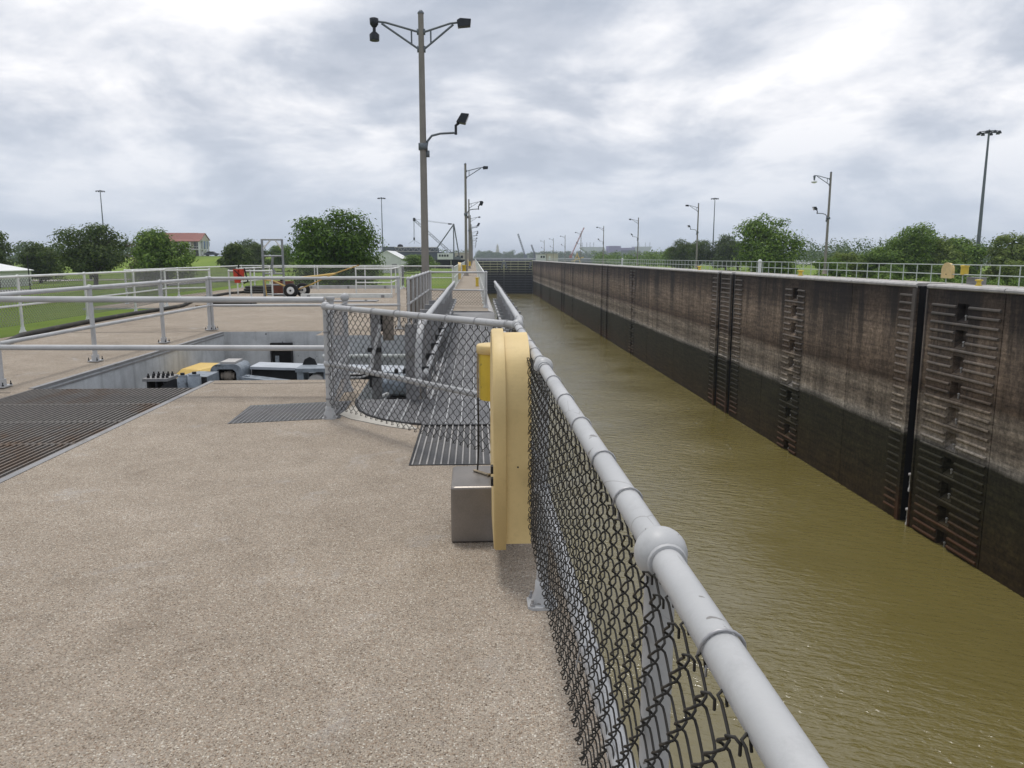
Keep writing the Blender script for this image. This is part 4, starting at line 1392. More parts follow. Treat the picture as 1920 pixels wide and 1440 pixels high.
# railing round the far side of the pit
railing('two-rail pipe railing on bolted plates round the far side of the pit', [(-5.62, 9.3), (-5.62, 11.6), (-5.60, 14.1), (-5.60, 16.55)], r=0.030, m='rail_far', spacing=2.5, sides=12, h=1.09, mids=(0.52,))
t = railing('long two-rail pipe railing across the far end of the pit', [(-5.56, 16.62), (-1.62, 16.62)], r=0.030, m='rail_far', spacing=4.2, sides=12, h=1.09, mids=(0.52,))
# mesh wing and cross fence where the walkway meets the far deck
railing('chain-link wing railing with open pipe ends beside the tall lamp post', [(-1.42, 16.75), (-1.42, 20.5), (-1.42, 24.2)], m='rail_far', r=0.03, spacing=1.25, mesh=(0.10, 1.04), base='none', mp=0.05, wr=0.009, wm='plate_brown')
railing('chain-link barrier railing across the narrow walkway beyond the gate', [(-1.36, 24.2), (0.36, 23.6)], m='rail_far', r=0.03, spacing=2.0, mesh=(0.06, 0.53), base='cone', mp=0.05, wr=0.005, wm='wire')
# left edge of the deck
railing('chain-link railing along the grass edge of the left deck', [(-9.2, 7.0), (-9.2, 10.3), (-9.2, 13.3), (-9.25, 16.2), (-9.3, 19.0), (-9.4, 21.9), (-9.6, 24.6)], m='rail_white', r=0.027, spacing=3.0, mesh=(0.16, 1.1), base='cone', h=1.14, mids=(0.56,), mp=0.048, mP=0.09, wr=0.0058, wm='plate_grey')
railing('small chain-link gate wing jutting from the left deck railing', [(-9.75, 24.7), (-8.55, 25.5)], m='rail_white', r=0.026, spacing=1.3, mesh=(0.16, 1.05), base='cone', h=1.12, mids=(0.56,), mp=0.05, mP=0.09, wr=0.006, wm='plate_grey')
railing('long chain-link railing round the far left corner of the deck', [(-11.5, 26.2), (-11.6, 31), (-11.7, 35), (-11.75, 39.9), (-8.1, 39.9), (-3.6, 39.6), (-3.55, 37.9), (-1.05, 37.6)], m='rail_white', r=0.027, spacing=4.0, mesh=(0.16, 1.05), base='cone', h=1.10, mids=(0.55,), mp=0.075, mP=0.13, wr=0.008, wm='plate_grey')
railing('white pipe railing round a stairwell at the far end of the deck', [(-9.7, 32.3), (-9.5, 36.6), (-5.1, 36.6), (-3.45, 36.0), (-3.3, 31.1), (-4.7, 31.1)], m='rail_white', r=0.026, spacing=2.2, base='none', h=1.07, mids=(0.53,))
# long railings of the narrow lock wall
def long_rail(label, x, y0, y1, near_to, m, sp, h=1.07, mids=(0.55,), r=0.024, zig=False):
    t = thing('railing', label, 'railing', (x, y0, 0))
    for z in (h,) + tuple(mids):
        MB().tube([(x, y0, z), (x, y1, z)], r, 8).build('top_rail' if z == h else 'mid_rail', m, t, True)
    pm = MB().tube([(0, 0, 0), (0, 0, h)], r, 6, False).lathe((0, 0, 0), [(0.055, 0), (0.03, 0.06)], 6).build('post', m, None, True)
    data = pm.data
    bpy.data.objects.remove(pm)
    fr = MB()
    y = y0
    while y <= y1:
        if y < near_to:
            o = bpy.data.objects.new('post', data)
            COL.objects.link(o)
            o.parent = t
            o.location = (0, y - y0, 0.012)
        else:
            fr.tube([(x, y, 0.012), (x, y, h)], r, 4, False)
        y += sp
    tag(fr.build('distant_posts', m, t), kind='stuff')
    return t


long_rail('long pipe railing on the water edge of the narrow lock wall walkway', 0.30, 23.6, 346, 110, 'rail_white', 2.2)
long_rail('long pipe railing on the land side of the narrow lock wall walkway', -0.98, 37.6, 346, 110, 'rail_white', 2.2)
long_rail('long pale green three-rail railing on top of the stained far lock wall', 27.4, -20.0, 346, 140, 'rail_green', 1.52, 1.10, (0.56, ), 0.030)
# stanchions with round caps in the far railing
for k, (yy, lab) in enumerate(((73.5, 'pale stanchion with a rounded cap in the far railing, near the paired wall slots'), (143.0, 'pale stanchion with a rounded cap in the far railing, further towards the gate'))):
    t = thing('stanchion', lab, 'post', (27.4, yy, 0), 'capped stanchions in the far railing')
    MB().tube([(27.4, yy, 0.01), (27.4, yy, 1.1)], 0.16, 10).build('post', 'white_wall', t, True)
    MB().ball((27.4, yy, 1.12), 0.2, 12, 7).build('cap', 'white_wall', t, True)

# ================================================================== LIFE RING CABINETS, BOX, CANISTER
def cabinet_parts(root, X0=0.083, YC=3.86, ZB=0.155, W=0.76, ZT=1.175, flip=1, m='buoy_yellow'):
    rad = W / 2
    zc = ZT - rad

    def outline(rad, zb, y0=YC):
        pts = [(y0 - rad, zb)] + [(y0 + rad * math.cos(R(180 - a)), zc + rad * math.sin(R(180 - a))) for a in range(0, 181, 3)] + [(y0 + rad, zb)]
        return pts

    def dome(o0, o1, x0, x1, bev):
        mb = MB()
        n = len(o0)
        rings = [(x0, 1 - bev), (x0 + flip * 0.010, 1.0), (x1, 1.0)]
        vs = []
        zm = (ZT + ZB) / 2
        for x, s in rings:
            vs += [(x, YC + (y - YC) * s, zm + (z - zm) * s) for y, z in o0]
        fs = []
        for k in range(2):
            for i in range(n):
                fs.append((k * n + i, k * n + (i + 1) % n, (k + 1) * n + (i + 1) % n, (k + 1) * n + i))
        mb.add(vs, fs)
        mb.add(vs[:n], [tuple(range(n))[::-1] if flip > 0 else tuple(range(n))])
        mb.add(vs[2 * n:], [tuple(range(n))])
        return mb
    lid = dome(outline(rad, ZB), None, X0, X0 + flip * 0.058, 0.014).build('lid', m, root, True)
    b = MB()
    o1 = outline(rad - 0.02, ZB + 0.022)
    b.extr([(0, y, z) for y, z in o1], (X0 + flip * 0.0582, 0, 0), (X0 + flip * 0.178, 0, 0))
    body = b.build('body', m, root)
    for z in (ZB + 0.30, ZB + 0.36):
        MB().box(min(X0 - flip * 0.012, X0), max(X0 - flip * 0.012, X0), YC - rad + 0.05, YC - rad + 0.09, z, z + 0.035).build('latch', 'machine_dark', lid)
    MB().lathe((X0 + flip * 0.115, YC - rad + 0.021, ZB + 0.40), [(0.0045, 0.002), (0.0045, -0.002)], 8, 'Y').build('screw_hole', 'machine_dark', body)
    return lid


t = thing('life_ring_cabinet', 'large pale yellow life ring cabinet with a round top, hung on the nearest railing', 'cabinet', (0.18, 3.86, 0.155), 'life ring cabinets')
cabinet_parts(t)
for y in (3.62, 4.1):
    MB().box(0.2552, 0.30, y - 0.02, y + 0.02, 1.0, 1.04).build('hanger', 'wire_galv', t)
sp = thing('life_ring_cabinet', 'yellow round-topped life ring cabinet on the land-side walkway railing, nearest beyond the lamp post', 'cabinet', (-0.95, 48, 0), 'life ring cabinets')
cabinet_parts(sp, -0.99, 48.2, 0.16, 0.9, 1.22)
MB().lathe((-0.62, 48.0, 0.55), [(0.12, 0), (0.12, 0.42), (0.14, 0.43), (0.14, 0.5)], 12).build('canister', 'can_yellow', sp, True)
sp = thing('life_ring_cabinet', 'yellow round-topped life ring cabinet further along the walkway beside the second lamp post', 'cabinet', (-0.9, 88, 0), 'life ring cabinets')
cabinet_parts(sp, -0.86, 88, 0.2, 0.9, 1.3)
MB().lathe((-0.5, 87.5, 0.55), [(0.12, 0), (0.12, 0.42), (0.14, 0.43), (0.14, 0.5)], 12).build('canister', 'can_yellow', sp, True)
sp = thing('life_ring_cabinet', 'pale yellow life ring cabinet on the railing of the stained far wall', 'cabinet', (27.5, 43.75, 0.36), 'life ring cabinets')
# faces the camera across the water
mb = MB()
pl = [(27.40, 44.25, 0.32), (27.40, 43.25, 0.32), (27.40, 43.25, 0.80)] + [(27.40, 43.75 - 0.5 * math.cos(R(a)), 0.80 + 0.42 * math.sin(R(a))) for a in range(10, 180, 12)] + [(27.40, 44.25, 0.80)]
MB().extr(pl, (-0.075, 0, 0), (-0.03, 0, 0)).build('lid', 'buoy_yellow', sp)
MB().extr([(p[0], 43.75 + (p[1] - 43.75) * 0.94, 0.75 + (p[2] - 0.75) * 0.94) for p in pl], (-0.0298, 0, 0), (0.12, 0, 0)).build('body', 'buoy_yellow', sp)
MB().lathe((27.32, 43.75, 0.55), [(0.03, 0.0), (0.03, -0.02)], 8, 'X').build('latch', 'machine_dark', sp)
t = thing('canister', 'small yellow canister hung on the far railing beside its life ring cabinet', 'canister', (27.5, 42.4, 0.6))
MB().lathe((27.5, 42.35, 0.55), [(0.2, 0), (0.2, 0.45)], 14).build('drum', 'can_yellow', t, True)
MB().lathe((27.5, 42.35, 1.0), [(0.23, 0), (0.23, 0.08), (0.05, 0.1)], 14).build('lid', 'can_yellow', t, True)
t = thing('equipment_box', 'low grey box on the esplanade under the far yellow canister', 'box', (28.2, 42.3, 0))
MB().cbox((28.2, 42.3, 0.20), (0.6, 0.9, 0.36), 0, 0.03).build('body', 'plate_grey', t)
MB().cbox((28.2, 42.3, 0.40), (0.66, 0.96, 0.04), 0, 0.03).build('lid', 'plate_grey', t)


def bollard(x, y, z, lab, s=1.0):
    t = thing('bollard', lab, 'bollard', (x, y, z), 'yellow mooring bollards')
    MB().lathe((x, y, z), [(0.24 * s, 0), (0.24 * s, 0.03), (0.16 * s, 0.06), (0.15 * s, 0.30 * s), (0.16 * s, 0.34 * s)], 14).build('barrel', 'can_yellow', t, True)
    MB().lathe((x, y, z + 0.342 * s), [(0.25 * s, 0), (0.26 * s, 0.03), (0.25 * s, 0.09 * s), (0.06 * s, 0.11 * s)], 14).build('head', 'can_yellow', t, True)


bollard(26.95, 40.2, 0.013, 'yellow mooring bollard on the far wall, nearest the camera', 0.75)
bollard(26.95, 63.0, 0.013, 'yellow mooring bollard on the far wall above the middle pocket column')
bollard(26.95, 92.0, 0.013, 'yellow mooring bollard on the far wall beyond the paired slots')
t = thing('sign_post', 'small yellow marker box standing by the water-side railing of the narrow walkway', 'marker', (0.15, 41, 0))
MB().cbox((0.15, 41.0, 0.22), (0.16, 0.2, 0.42), 0, 0.02).build('body', 'can_yellow', t)
MB().cbox((0.15, 41.0, 0.45), (0.22, 0.26, 0.04), 0, 0.02).build('cap', 'can_yellow', t)

# stainless box on the deck
t = thing('steel_box', 'dull stainless steel box standing on the deck behind the yellow cabinet', 'box', (0.055, 4.2, 0))
b = MB()
x0, x1, y0, y1 = -0.135, 0.245, 3.98, 4.41
r_ = 0.012
for z, ins in ((0.0, 0.004), (0.006, 0.0), (0.303, 0.0), (0.311, 0.004), (0.315, 0.012)):
    pass
rings = [(0.004, 0.006), (0.012, 0.0), (0.303, 0.0), (0.311, 0.0035), (0.315, 0.012)]
vs = []
for z, i_ in rings:
    c_ = 0.012
    pl = [(x0 + i_ + c_, y0 + i_), (x1 - i_ - c_, y0 + i_), (x1 - i_, y0 + i_ + c_), (x1 - i_, y1 - i_ - c_), (x1 - i_ - c_, y1 - i_), (x0 + i_ + c_, y1 - i_), (x0 + i_, y1 - i_ - c_), (x0 + i_, y0 + i_ + c_)]
    vs += [(x, y, z) for x, y in pl]
fs = [tuple(range(8))[::-1], tuple(range(32, 40))] + [(k * 8 + i, k * 8 + (i + 1) % 8, k * 8 + 8 + (i + 1) % 8, k * 8 + 8 + i) for k in range(4) for i in range(8)]
b.add(vs, fs).build('shell', 'stainless', t)
MB().box(x0 + 0.01, x1 - 0.01, y0 + 0.01, y1 - 0.01, 0.0, 0.004).build('rubber_foot', 'rubber', t)

# canister with lid and handle
CX, CY = 0.115, 4.30
t = thing('canister', 'yellow lidded canister hanging beside the near life ring cabinet, rope running down from it', 'canister', (CX, CY, 0.73))
MB().lathe((CX, CY, 0.735), [(0.088, 0), (0.092, 0.01), (0.094, 0.262)], 28).build('drum', 'can_yellow', t, True)
ld = MB().lathe((CX, CY, 0.997), [(0.094, 0), (0.106, 0.001), (0.107, 0.042), (0.102, 0.050), (0.02, 0.056)], 28).build('lid', 'buoy_yellow', t, True)
MB().tube([(CX + 0.02, CY - 0.02, 1.05), (CX + 0.02, CY - 0.02, 1.085), (CX + 0.03, CY - 0.02, 1.095), (CX + 0.085, CY - 0.02, 1.085), (CX + 0.09, CY - 0.02, 1.05)], 0.007, 8).build('handle', 'can_yellow', ld, True)
MB().box(CX + 0.085, RX - 0.02, CY - 0.02, CY + 0.02, 0.90, 0.94).build('hanger', 'can_yellow', t)
MB().box(RX - 0.06, RX - 0.0245, CY - 0.018, CY + 0.018, 0.93, 1.10).build('hanger_hook', 'can_yellow', t)
# rope
t = thing('rope', 'thin rope dropping from the yellow canister to the steel box', 'rope', (0.0, 4.25, 0.316))
MB().tube([(CX - 0.099, CY - 0.03, 1.0), (CX - 0.101, CY - 0.03, 0.9), (CX - 0.100, CY - 0.03, 0.75)], 0.0055, 6).build('frayed_end', 'rope', t, True)
MB().tube([(CX - 0.100, CY - 0.03, 0.75), (CX - 0.097, CY - 0.03, 0.6), (CX - 0.099, CY - 0.03, 0.45), (CX - 0.105, CY - 0.03, 0.33), (CX - 0.11, CY - 0.04, 0.322)], 0.005, 6).build('line', 'rope_black', t, True)
MB().tube([(CX - 0.125, CY - 0.02, 0.322), (CX - 0.10, CY - 0.05, 0.323), (CX - 0.075, CY - 0.075, 0.322), (CX - 0.062, CY - 0.10, 0.322), (CX - 0.035, CY - 0.11, 0.322), (CX - 0.05, CY - 0.125, 0.322)], 0.0075, 6).build('coil', 'rope', t, True)

# ================================================================== LAMP POSTS
def truss_arm(root, sx, L=1.45, z=8.72, head='flood'):
    a = MB()
    a.tube([(0.1 * sx, 0, z - 0.28), (0.75 * L * sx, 0, z - 0.02), (L * sx, 0, z + 0.02)], 0.033, 8)
    a.tube([(0.1 * sx, 0, z - 0.78), (0.84 * L * sx, 0, z - 0.05)], 0.033, 8)
    a.tube([(0.30 * sx, 0, z - 0.24), (0.30 * sx, 0, z - 0.64)], 0.026, 6)
    a.box(min(0.06 * sx, 0.13 * sx), max(0.06 * sx, 0.13 * sx), -0.05, 0.05, z - 0.36, z - 0.20)
    a.box(min(0.06 * sx, 0.13 * sx), max(0.06 * sx, 0.13 * sx), -0.05, 0.05, z - 0.88, z - 0.70)
    o = a.build('truss_arm', 'arm_grey', root, True)
    if head == 'pendant':
        h = MB().lathe((L * sx, 0, z - 0.16), [(0.07, 0), (0.13, 0.08), (0.14, 0.25), (0.06, 0.28)], 12)
        h.lathe((L * sx, 0, z - 0.30), [(0.05, 0), (0.05, 0.15)], 8)
        h.lathe((L * sx, 0, z - 0.56), [(0.15, 0), (0.155, 0.18), (0.06, 0.27)], 12)
        q = h.build('luminaire', 'lamp_dark', o, True)
    elif head == 'globe':
        h = MB().lathe((L * sx, 0, z - 0.42), [(0.06, 0), (0.09, 0.25), (0.12, 0.4), (0.04, 0.45)], 12).build('luminaire', 'arm_grey', o, True)
        MB().lathe((L * sx, 0, z - 0.66), [(0.12, 0), (0.25, 0.06), (0.27, 0.14), (0.12, 0.23)], 14).build('bowl', 'lens', o, True)
    else:
        h = MB().extr([((L - 0.05) * sx, -0.11, z - 0.14), ((L + 0.34) * sx, -0.11, z - 0.10), ((L + 0.36) * sx, -0.11, z + 0.10), ((L + 0.02) * sx, -0.11, z + 0.12), ((L - 0.08) * sx, -0.11, z + 0.06)], (0, 0, 0), (0, 0.22, 0))
        h.build('luminaire', 'lamp_dark', o)


def flood_arm(root, sx, z=5.05, L=1.05):
    a = MB().tube([(0.11 * sx, 0, z - 0.05), (0.14 * sx, 0, z + 0.13), (0.28 * sx, 0, z + 0.30), (0.55 * sx, 0, z + 0.37), (L * sx, 0, z + 0.40)], 0.038, 8)
    a.box(-0.14, 0.14, -0.135, 0.135, z - 0.14, z + 0.06)
    a.box(min(0.1 * sx, 0.2 * sx), max(0.1 * sx, 0.2 * sx), -0.05, 0.05, z - 0.36, z - 0.16)
    o = a.build('flood_arm', 'arm_grey', root, True)
    b = MB().tube([(L * sx, 0, z + 0.34), (L * sx, 0, z + 0.62), ((L + 0.1) * sx, 0, z + 0.70)], 0.045, 6)
    b.extr([((L + 0.02) * sx, -0.17, z + 0.72), ((L + 0.18) * sx, -0.17, z + 0.98), ((L + 0.42) * sx, -0.17, z + 0.96), ((L + 0.30) * sx, -0.17, z + 0.66)], (0, 0, 0), (0, 0.34, 0))
    h = b.build('floodlight', 'lamp_dark', o)
    MB().extr([((L + 0.30) * sx, -0.13, z + 0.68), ((L + 0.41) * sx, -0.13, z + 0.93)] + [((L + 0.425) * sx, -0.13, z + 0.92), ((L + 0.32) * sx, -0.13, z + 0.67)], (0, 0, 0), (0, 0.26, 0)).build('lens', 'lens', o)


def lamp_root(loc, label, group, sx, double=False, head='flood', flood=True):
    t = thing('lamp_post', label, 'lamp post', (0, 0, 0), group)
    MB().tube([(0, 0, 0.0), (0, 0, 9.0)], [0.128, 0.086], 12).build('pole', 'pole', t, True)
    MB().lathe((0, 0, 9.0), [(0.10, 0), (0.105, 0.03), (0.05, 0.1), (0.01, 0.12)], 10).build('pole_cap', 'arm_grey', t, True)
    MB().lathe((0, 0, 0), [(0.28, 0), (0.28, 0.04), (0.2, 0.06), (0.19, 0.32), (0.16, 0.36)], 12).build('base', 'plate_brown', t, True)
    if double:
        truss_arm(t, -1, 1.45, 8.75, 'pendant')
        truss_arm(t, 1, 1.20, 8.75, 'flood')
    else:
        truss_arm(t, sx, 1.5, 8.75, head)
    if flood:
        flood_arm(t, sx)
    t.location = loc
    return t


ORD = ['first', 'second', 'third', 'fourth', 'fifth', 'sixth', 'seventh', 'eighth', 'ninth']
lamp_root((-1.60, 25.6, 0), 'tall lamp post with two truss arms and a low floodlight, nearest on the left', 'lamp posts on the left lock wall', 1, True)
p1 = lamp_root((-0.66, 65.0, 0), 'second lamp post along the left lock wall, single truss arm over the walkway', 'lamp posts on the left lock wall', 1)
sn = snapshot(p1)
for i in range(2, 9):
    r_ = thing('lamp_post', '%s lamp post along the left lock wall, counted from the camera' % ORD[i], 'lamp post', (-0.64, 25.6 + 39.5 * i, 0), 'lamp posts on the left lock wall')
    place(sn, r_)
lamp_root((32.1, 69.8, 0), 'nearest lamp post beyond the far wall, with a pendant globe lamp', 'lamp posts beyond the far wall', -1, head='globe')
p2 = lamp_root((31.9, 110.5, 0), 'second lamp post beyond the far wall, counted from the right', 'lamp posts beyond the far wall', -1)
sn2 = snapshot(p2)
for i in range(2, 8):
    r_ = thing('lamp_post', '%s lamp post beyond the far wall, counted from the right' % ORD[i], 'lamp post', (31.9, 69.8 + 40.6 * i, 0), 'lamp posts beyond the far wall')
    place(sn2, r_)


def high_mast(x, y, z0, H, label, ring=1.6):
    t = thing('high_mast_light', label, 'light mast', (x, y, z0), 'high mast lights')
    MB().tube([(x, y, z0), (x, y, z0 + H)], [0.40, 0.16], 10).build('mast', 'arm_grey', t, True)
    rg = MB()
    n = 20
    rg.tube([(x + ring * math.cos(2 * math.pi * i / n), y + ring * math.sin(2 * math.pi * i / n), z0 + H - 0.1) for i in range(n + 1)], 0.07, 6)
    for i in range(4):
        a = math.pi * i / 2 + 0.4
        rg.tube([(x, y, z0 + H - 0.05), (x + ring * math.cos(a), y + ring * math.sin(a), z0 + H - 0.1)], 0.06, 5)
    o = rg.build('ring', 'lamp_dark', t, True)
    for i in range(8):
        a = 2 * math.pi * i / 8
        MB().lathe((x + (ring + 0.12) * math.cos(a), y + (ring + 0.12) * math.sin(a), z0 + H - 0.50), [(0.34, 0), (0.30, 0.22), (0.12, 0.5)], 8).build('luminaire', 'lamp_dark', t, True)
    MB().lathe((x, y, z0 + H - 0.2), [(0.22, 0), (0.28, 0.3), (0.05, 0.55)], 8).build('hub', 'lamp_dark', t)


high_mast(93.0, 140.0, -3.0, 26.9, 'tall high mast light with a ring of lamps, at the right edge', 1.55)
high_mast(118.3, 382.0, -3.0, 33.0, 'slender high mast light behind the far wall, left of the round tree')
high_mast(-44.9, 387.0, -3.0, 33.0, 'slender high mast light between the big oak and the first lamp post')
high_mast(-165.0, 358.0, -3.0, 33.5, 'slender high mast light above the left trees')

# ================================================================== THINGS ON THE FAR DECK
t = thing('scaffold_frame', 'grey steel scaffold frame standing upright on the far deck', 'scaffold', (-7.75, 30.4, 0))
for x in (-8.12, -7.36):
    MB().tube([(x, 30.4, 0), (x, 30.4, 2.21)], 0.045, 8).build('upright', 'scaffold', t, True)
for z in (2.19, 1.57, 0.90, 0.47, 0.10):
    MB().tube([(-8.12, 30.4, z), (-7.36, 30.4, z)], 0.035, 8).build('crossbar', 'scaffold', t, True)
for a, b in (((-8.10, 1.85), (-7.80, 2.17)), ((-7.38, 1.85), (-7.62, 2.17))):
    MB().tube([(a[0], 30.4, a[1]), (b[0], 30.4, b[1])], 0.03, 6).build('corner_brace', 'white_metal', t, True)
MB().tube([(-7.73, 30.4, 1.55), (-7.80, 30.42, 1.15), (-7.70, 30.44, 0.92)], 0.05, 6).build('hinge_arm', 'scaffold', t, True)

t = thing('pipe_dolly', 'two-wheeled dolly with long yellow tow bars slanting up to the railing', 'dolly', (-6.8, 30.2, 0))
for i, (x, y) in enumerate(((-7.0, 29.95), (-6.68, 30.55))):
    w = MB().lathe((x, y - 0.09, 0.27), [(0.15, 0), (0.24, 0.0), (0.275, 0.04), (0.275, 0.14), (0.24, 0.18), (0.15, 0.18)], 20, 'Y').build('tyre', 'rubber', t, True)
    rm = MB().lathe((x, y - 0.105, 0.27), [(0.13, 0), (0.15, 0.02), (0.15, 0.19)], 16, 'Y').build('rim', 'white_metal', w)
    MB().lathe((x, y - 0.12, 0.27), [(0.04, 0), (0.04, 0.05)], 8, 'Y').build('hub', 'machine_dark', rm)
MB().tube([(-7.0, 29.9, 0.27), (-6.68, 30.6, 0.27)], 0.03, 6).build('axle', 'machine_dark', t)
for k, off in enumerate((0.0, 0.16)):
    MB().tube([(-6.9, 30.1 + off, 0.26), (-6.3, 30.1 + off, 0.48), (-5.8, 30.15 + off, 0.72), (-5.2, 30.2 + off, 0.97), (-4.45, 30.3 + off * 0.3, 1.22)], 0.021, 6).build('tow_bar', 'orange', t, True)
    MB().tube([(-7.0, 30.1 + off, 0.30), (-7.7, 30.2 + off, 0.62), (-8.05, 30.25 + off, 0.66)], 0.022, 6).build('frame_tube', 'orange', t, True)
MB().tube([(-6.75, 30.2, 0.74), (-5.9, 30.22, 0.83), (-5.35, 30.25, 0.90)], 0.04, 6).build('handle_bar', 'machine_yellow', t, True)
MB().tube([(-8.05, 30.25, 0.66), (-8.0, 30.25, 0.05)], 0.022, 6).build('stand', 'orange', t, True)

t = thing('rusty_tank', 'rust-red box-shaped tank behind the scaffold frame', 'tank', (-7.7, 31.6, 0))
MB().cbox((-7.7, 31.6, 0.34), (0.8, 0.5, 0.48), 0, 0.08).build('body', 'rust_red', t)
for x in (-8.05, -7.35):
    MB().box(x - 0.05, x + 0.05, 31.35, 31.85, 0.0, 0.09).build('skid', 'machine_dark', t)
MB().lathe((-7.7, 31.6, 0.58), [(0.1, 0), (0.1, 0.06)], 10).build('filler_cap', 'machine_dark', t)

t = thing('life_jacket', 'bright red life vest with black straps hanging on the white railing', 'life vest', (-7.9, 26.55, 0.6))
m_ = MB()
for dx in (-0.13, 0.13):
    m_.cbox((-7.93 + dx * 0.72, 26.6, 0.95), (0.165, 0.10, 0.36), 0.0, 0.03)
m_.cbox((-7.93, 26.66, 1.0), (0.33, 0.06, 0.26), 0.0, 0.02)
m_.cbox((-7.98, 26.6, 0.72), (0.20, 0.09, 0.10), 0.1, 0.03)
m_.build('vest_panels', 'red', t)
MB().tube([(-7.72, 26.53, 1.16), (-7.66, 26.52, 0.9), (-7.62, 26.54, 0.72), (-7.76, 26.54, 0.66)], 0.025, 6).build('strap', 'rubber', t, True)
MB().tube([(-8.05, 26.53, 1.10), (-7.9, 26.52, 0.95), (-7.78, 26.53, 0.86)], 0.015, 6).build('strap', 'rubber', t, True)
MB().tube([(-7.93, 26.6, 1.16), (-7.93, 26.6, 1.28), (-7.93, 26.68, 1.22)], 0.02, 6).build('hanging_loop', 'rubber', t, True)
railing('short white pipe rail carrying the red life vest', [(-8.3, 26.72), (-6.9, 26.85)], m='rail_white', r=0.026, spacing=0.75, base='none', h=1.07, mids=())

t = thing('pallet', 'dark timber pallet lying flat near the end of the pit', 'pallet', (-7.8, 25.6, 0))
for i in range(3):
    y = 25.2 + 0.42 * i
    MB().box(-8.4, -7.25, y, y + 0.1, 0.0, 0.09).build('bearer', 'timber_dark', t)
for i in range(6):
    x = -8.4 + 0.2 * i
    MB().box(x, x + 0.14, 25.18, 26.16, 0.091, 0.112).build('deck_board', 'timber_dark', t)
t = thing('timber_plank', 'pale timber plank lying on the deck by the left railing', 'plank', (-8.6, 25.4, 0))
MB().cbox((-8.45, 25.2, 0.03), (0.12, 1.5, 0.05), -0.25).build('board', 'timber', t)
t = thing('kerb_beam', 'low white kerb beam across the far deck behind the two-rail railing', 'kerb', (-4.9, 29.9, 0))
MB().box(-6.6, -3.15, 29.75, 30.0, 0.0, 0.15).build('beam', 'rail_white', t)
for x in (-6.3, -4.9, -3.5):
    MB().box(x - 0.06, x + 0.06, 29.72, 29.749, 0.0, 0.1).build('bracket', 'plate_grey', t)
t = thing('kerb_beam', 'long grey kerb beam at the grass edge of the far deck', 'kerb', (-6.0, 38.6, 0))
MB().box(-8.8, -3.7, 38.5, 38.7, 0.0, 0.16).build('beam', 'rail_far', t)
for x in (-8.0, -6.2, -4.4):
    MB().box(x - 0.05, x + 0.05, 38.47, 38.499, 0.0, 0.12).build('bracket', 'plate_grey', t)
t = thing('steel_plate', 'flat grey steel cover plate lying on the far deck', 'plate', (-6.3, 27.3, 0))
MB().box(-9.0, -3.4, 26.9, 27.7, 0.004, 0.03).build('plate', 'plate_grey', t)
for x in (-8.6, -6.2, -3.8):
    MB().lathe((x, 27.3, 0.03), [(0.05, 0), (0.05, 0.02)], 8).build('lifting_eye', 'machine_dark', t)
HP = [(-7.6, 12.2), (-8.09, 13.46), (-8.31, 14.15), (-8.67, 15.11), (-8.83, 16.56), (-8.95, 18.0), (-9.02, 19.42), (-9.05, 21.06), (-8.98, 22.76), (-9.0, 24.24), (-9.4, 25.93), (-9.9, 28.0), (-10.12, 30.54), (-10.2, 32.77), (-9.9, 33.8)]
t = thing('hose', 'thick black hose snaking along the left edge of the deck', 'hose', (-8.9, 18, 0))
MB().tube([(x, y, 0.055) for x, y in HP], 0.05, 10).build('run', 'hose', t, True)
b = MB()
for k in range(3):
    b.tube([(-9.2 + (0.75 - 0.05 * k) * math.cos(a / 12 * math.pi), 34.0 + (0.6 - 0.05 * k) * math.sin(a / 12 * math.pi), 0.055 + 0.10 * k) for a in range(25)], 0.05, 8)
b.build('coil', 'hose', t, True)
MB().lathe((-7.6, 12.2, 0.055), [(0.065, 0), (0.065, 0.12)], 10, 'Y').build('coupling', 'plate_grey', t)

# ================================================================== TREES
def leaf_arrays(rng, cl, n, leaf, squash=1.0):
    """diamond leaf clumps spread through a set of blobs: (centre, radii)"""
    w = np.array([c[1][0] * c[1][2] for c in cl])
    pick = rng.choice(len(cl), n, p=w / w.sum())
    cen = np.array([c[0] for c in cl])[pick]
    rad = np.array([c[1] for c in cl])[pick]
    dirs = rng.normal(size=(n, 3))
    dirs /= np.linalg.norm(dirs, axis=1)[:, None]
    rr = rng.uniform(0.25, 1.0, n) ** 0.45
    rr *= 1 + 0.16 * rng.normal(size=n)
    p = cen + dirs * rad * rr[:, None]
    nor = dirs + np.array([0, 0, 0.35]) + rng.normal(size=(n, 3)) * 0.32
    nor /= np.linalg.norm(nor, axis=1)[:, None]
    a = np.cross(nor, rng.normal(size=(n, 3)))
    a /= np.linalg.norm(a, axis=1)[:, None]
    b = np.cross(nor, a)
    s = leaf * rng.uniform(0.55, 1.35, n)[:, None]
    q = np.stack([p - a * s, p - b * s * 0.55 + nor * s * 0.15, p + a * s, p + b * s * 0.55 + nor * s * 0.15], 1)
    return q.reshape(-1, 3)


def quads_mesh(name, pts, m):
    n = len(pts) // 4
    me = bpy.data.meshes.new(name)
    me.vertices.add(n * 4)
    me.vertices.foreach_set('co', pts.astype(np.float32).ravel())
    me.loops.add(n * 4)
    me.loops.foreach_set('vertex_index', np.arange(n * 4))
    me.polygons.add(n)
    me.polygons.foreach_set('loop_start', np.arange(n) * 4)
    me.polygons.foreach_set('loop_total', np.full(n, 4))
    me.materials.append(M[m])
    me.update(calc_edges=True)
    return me


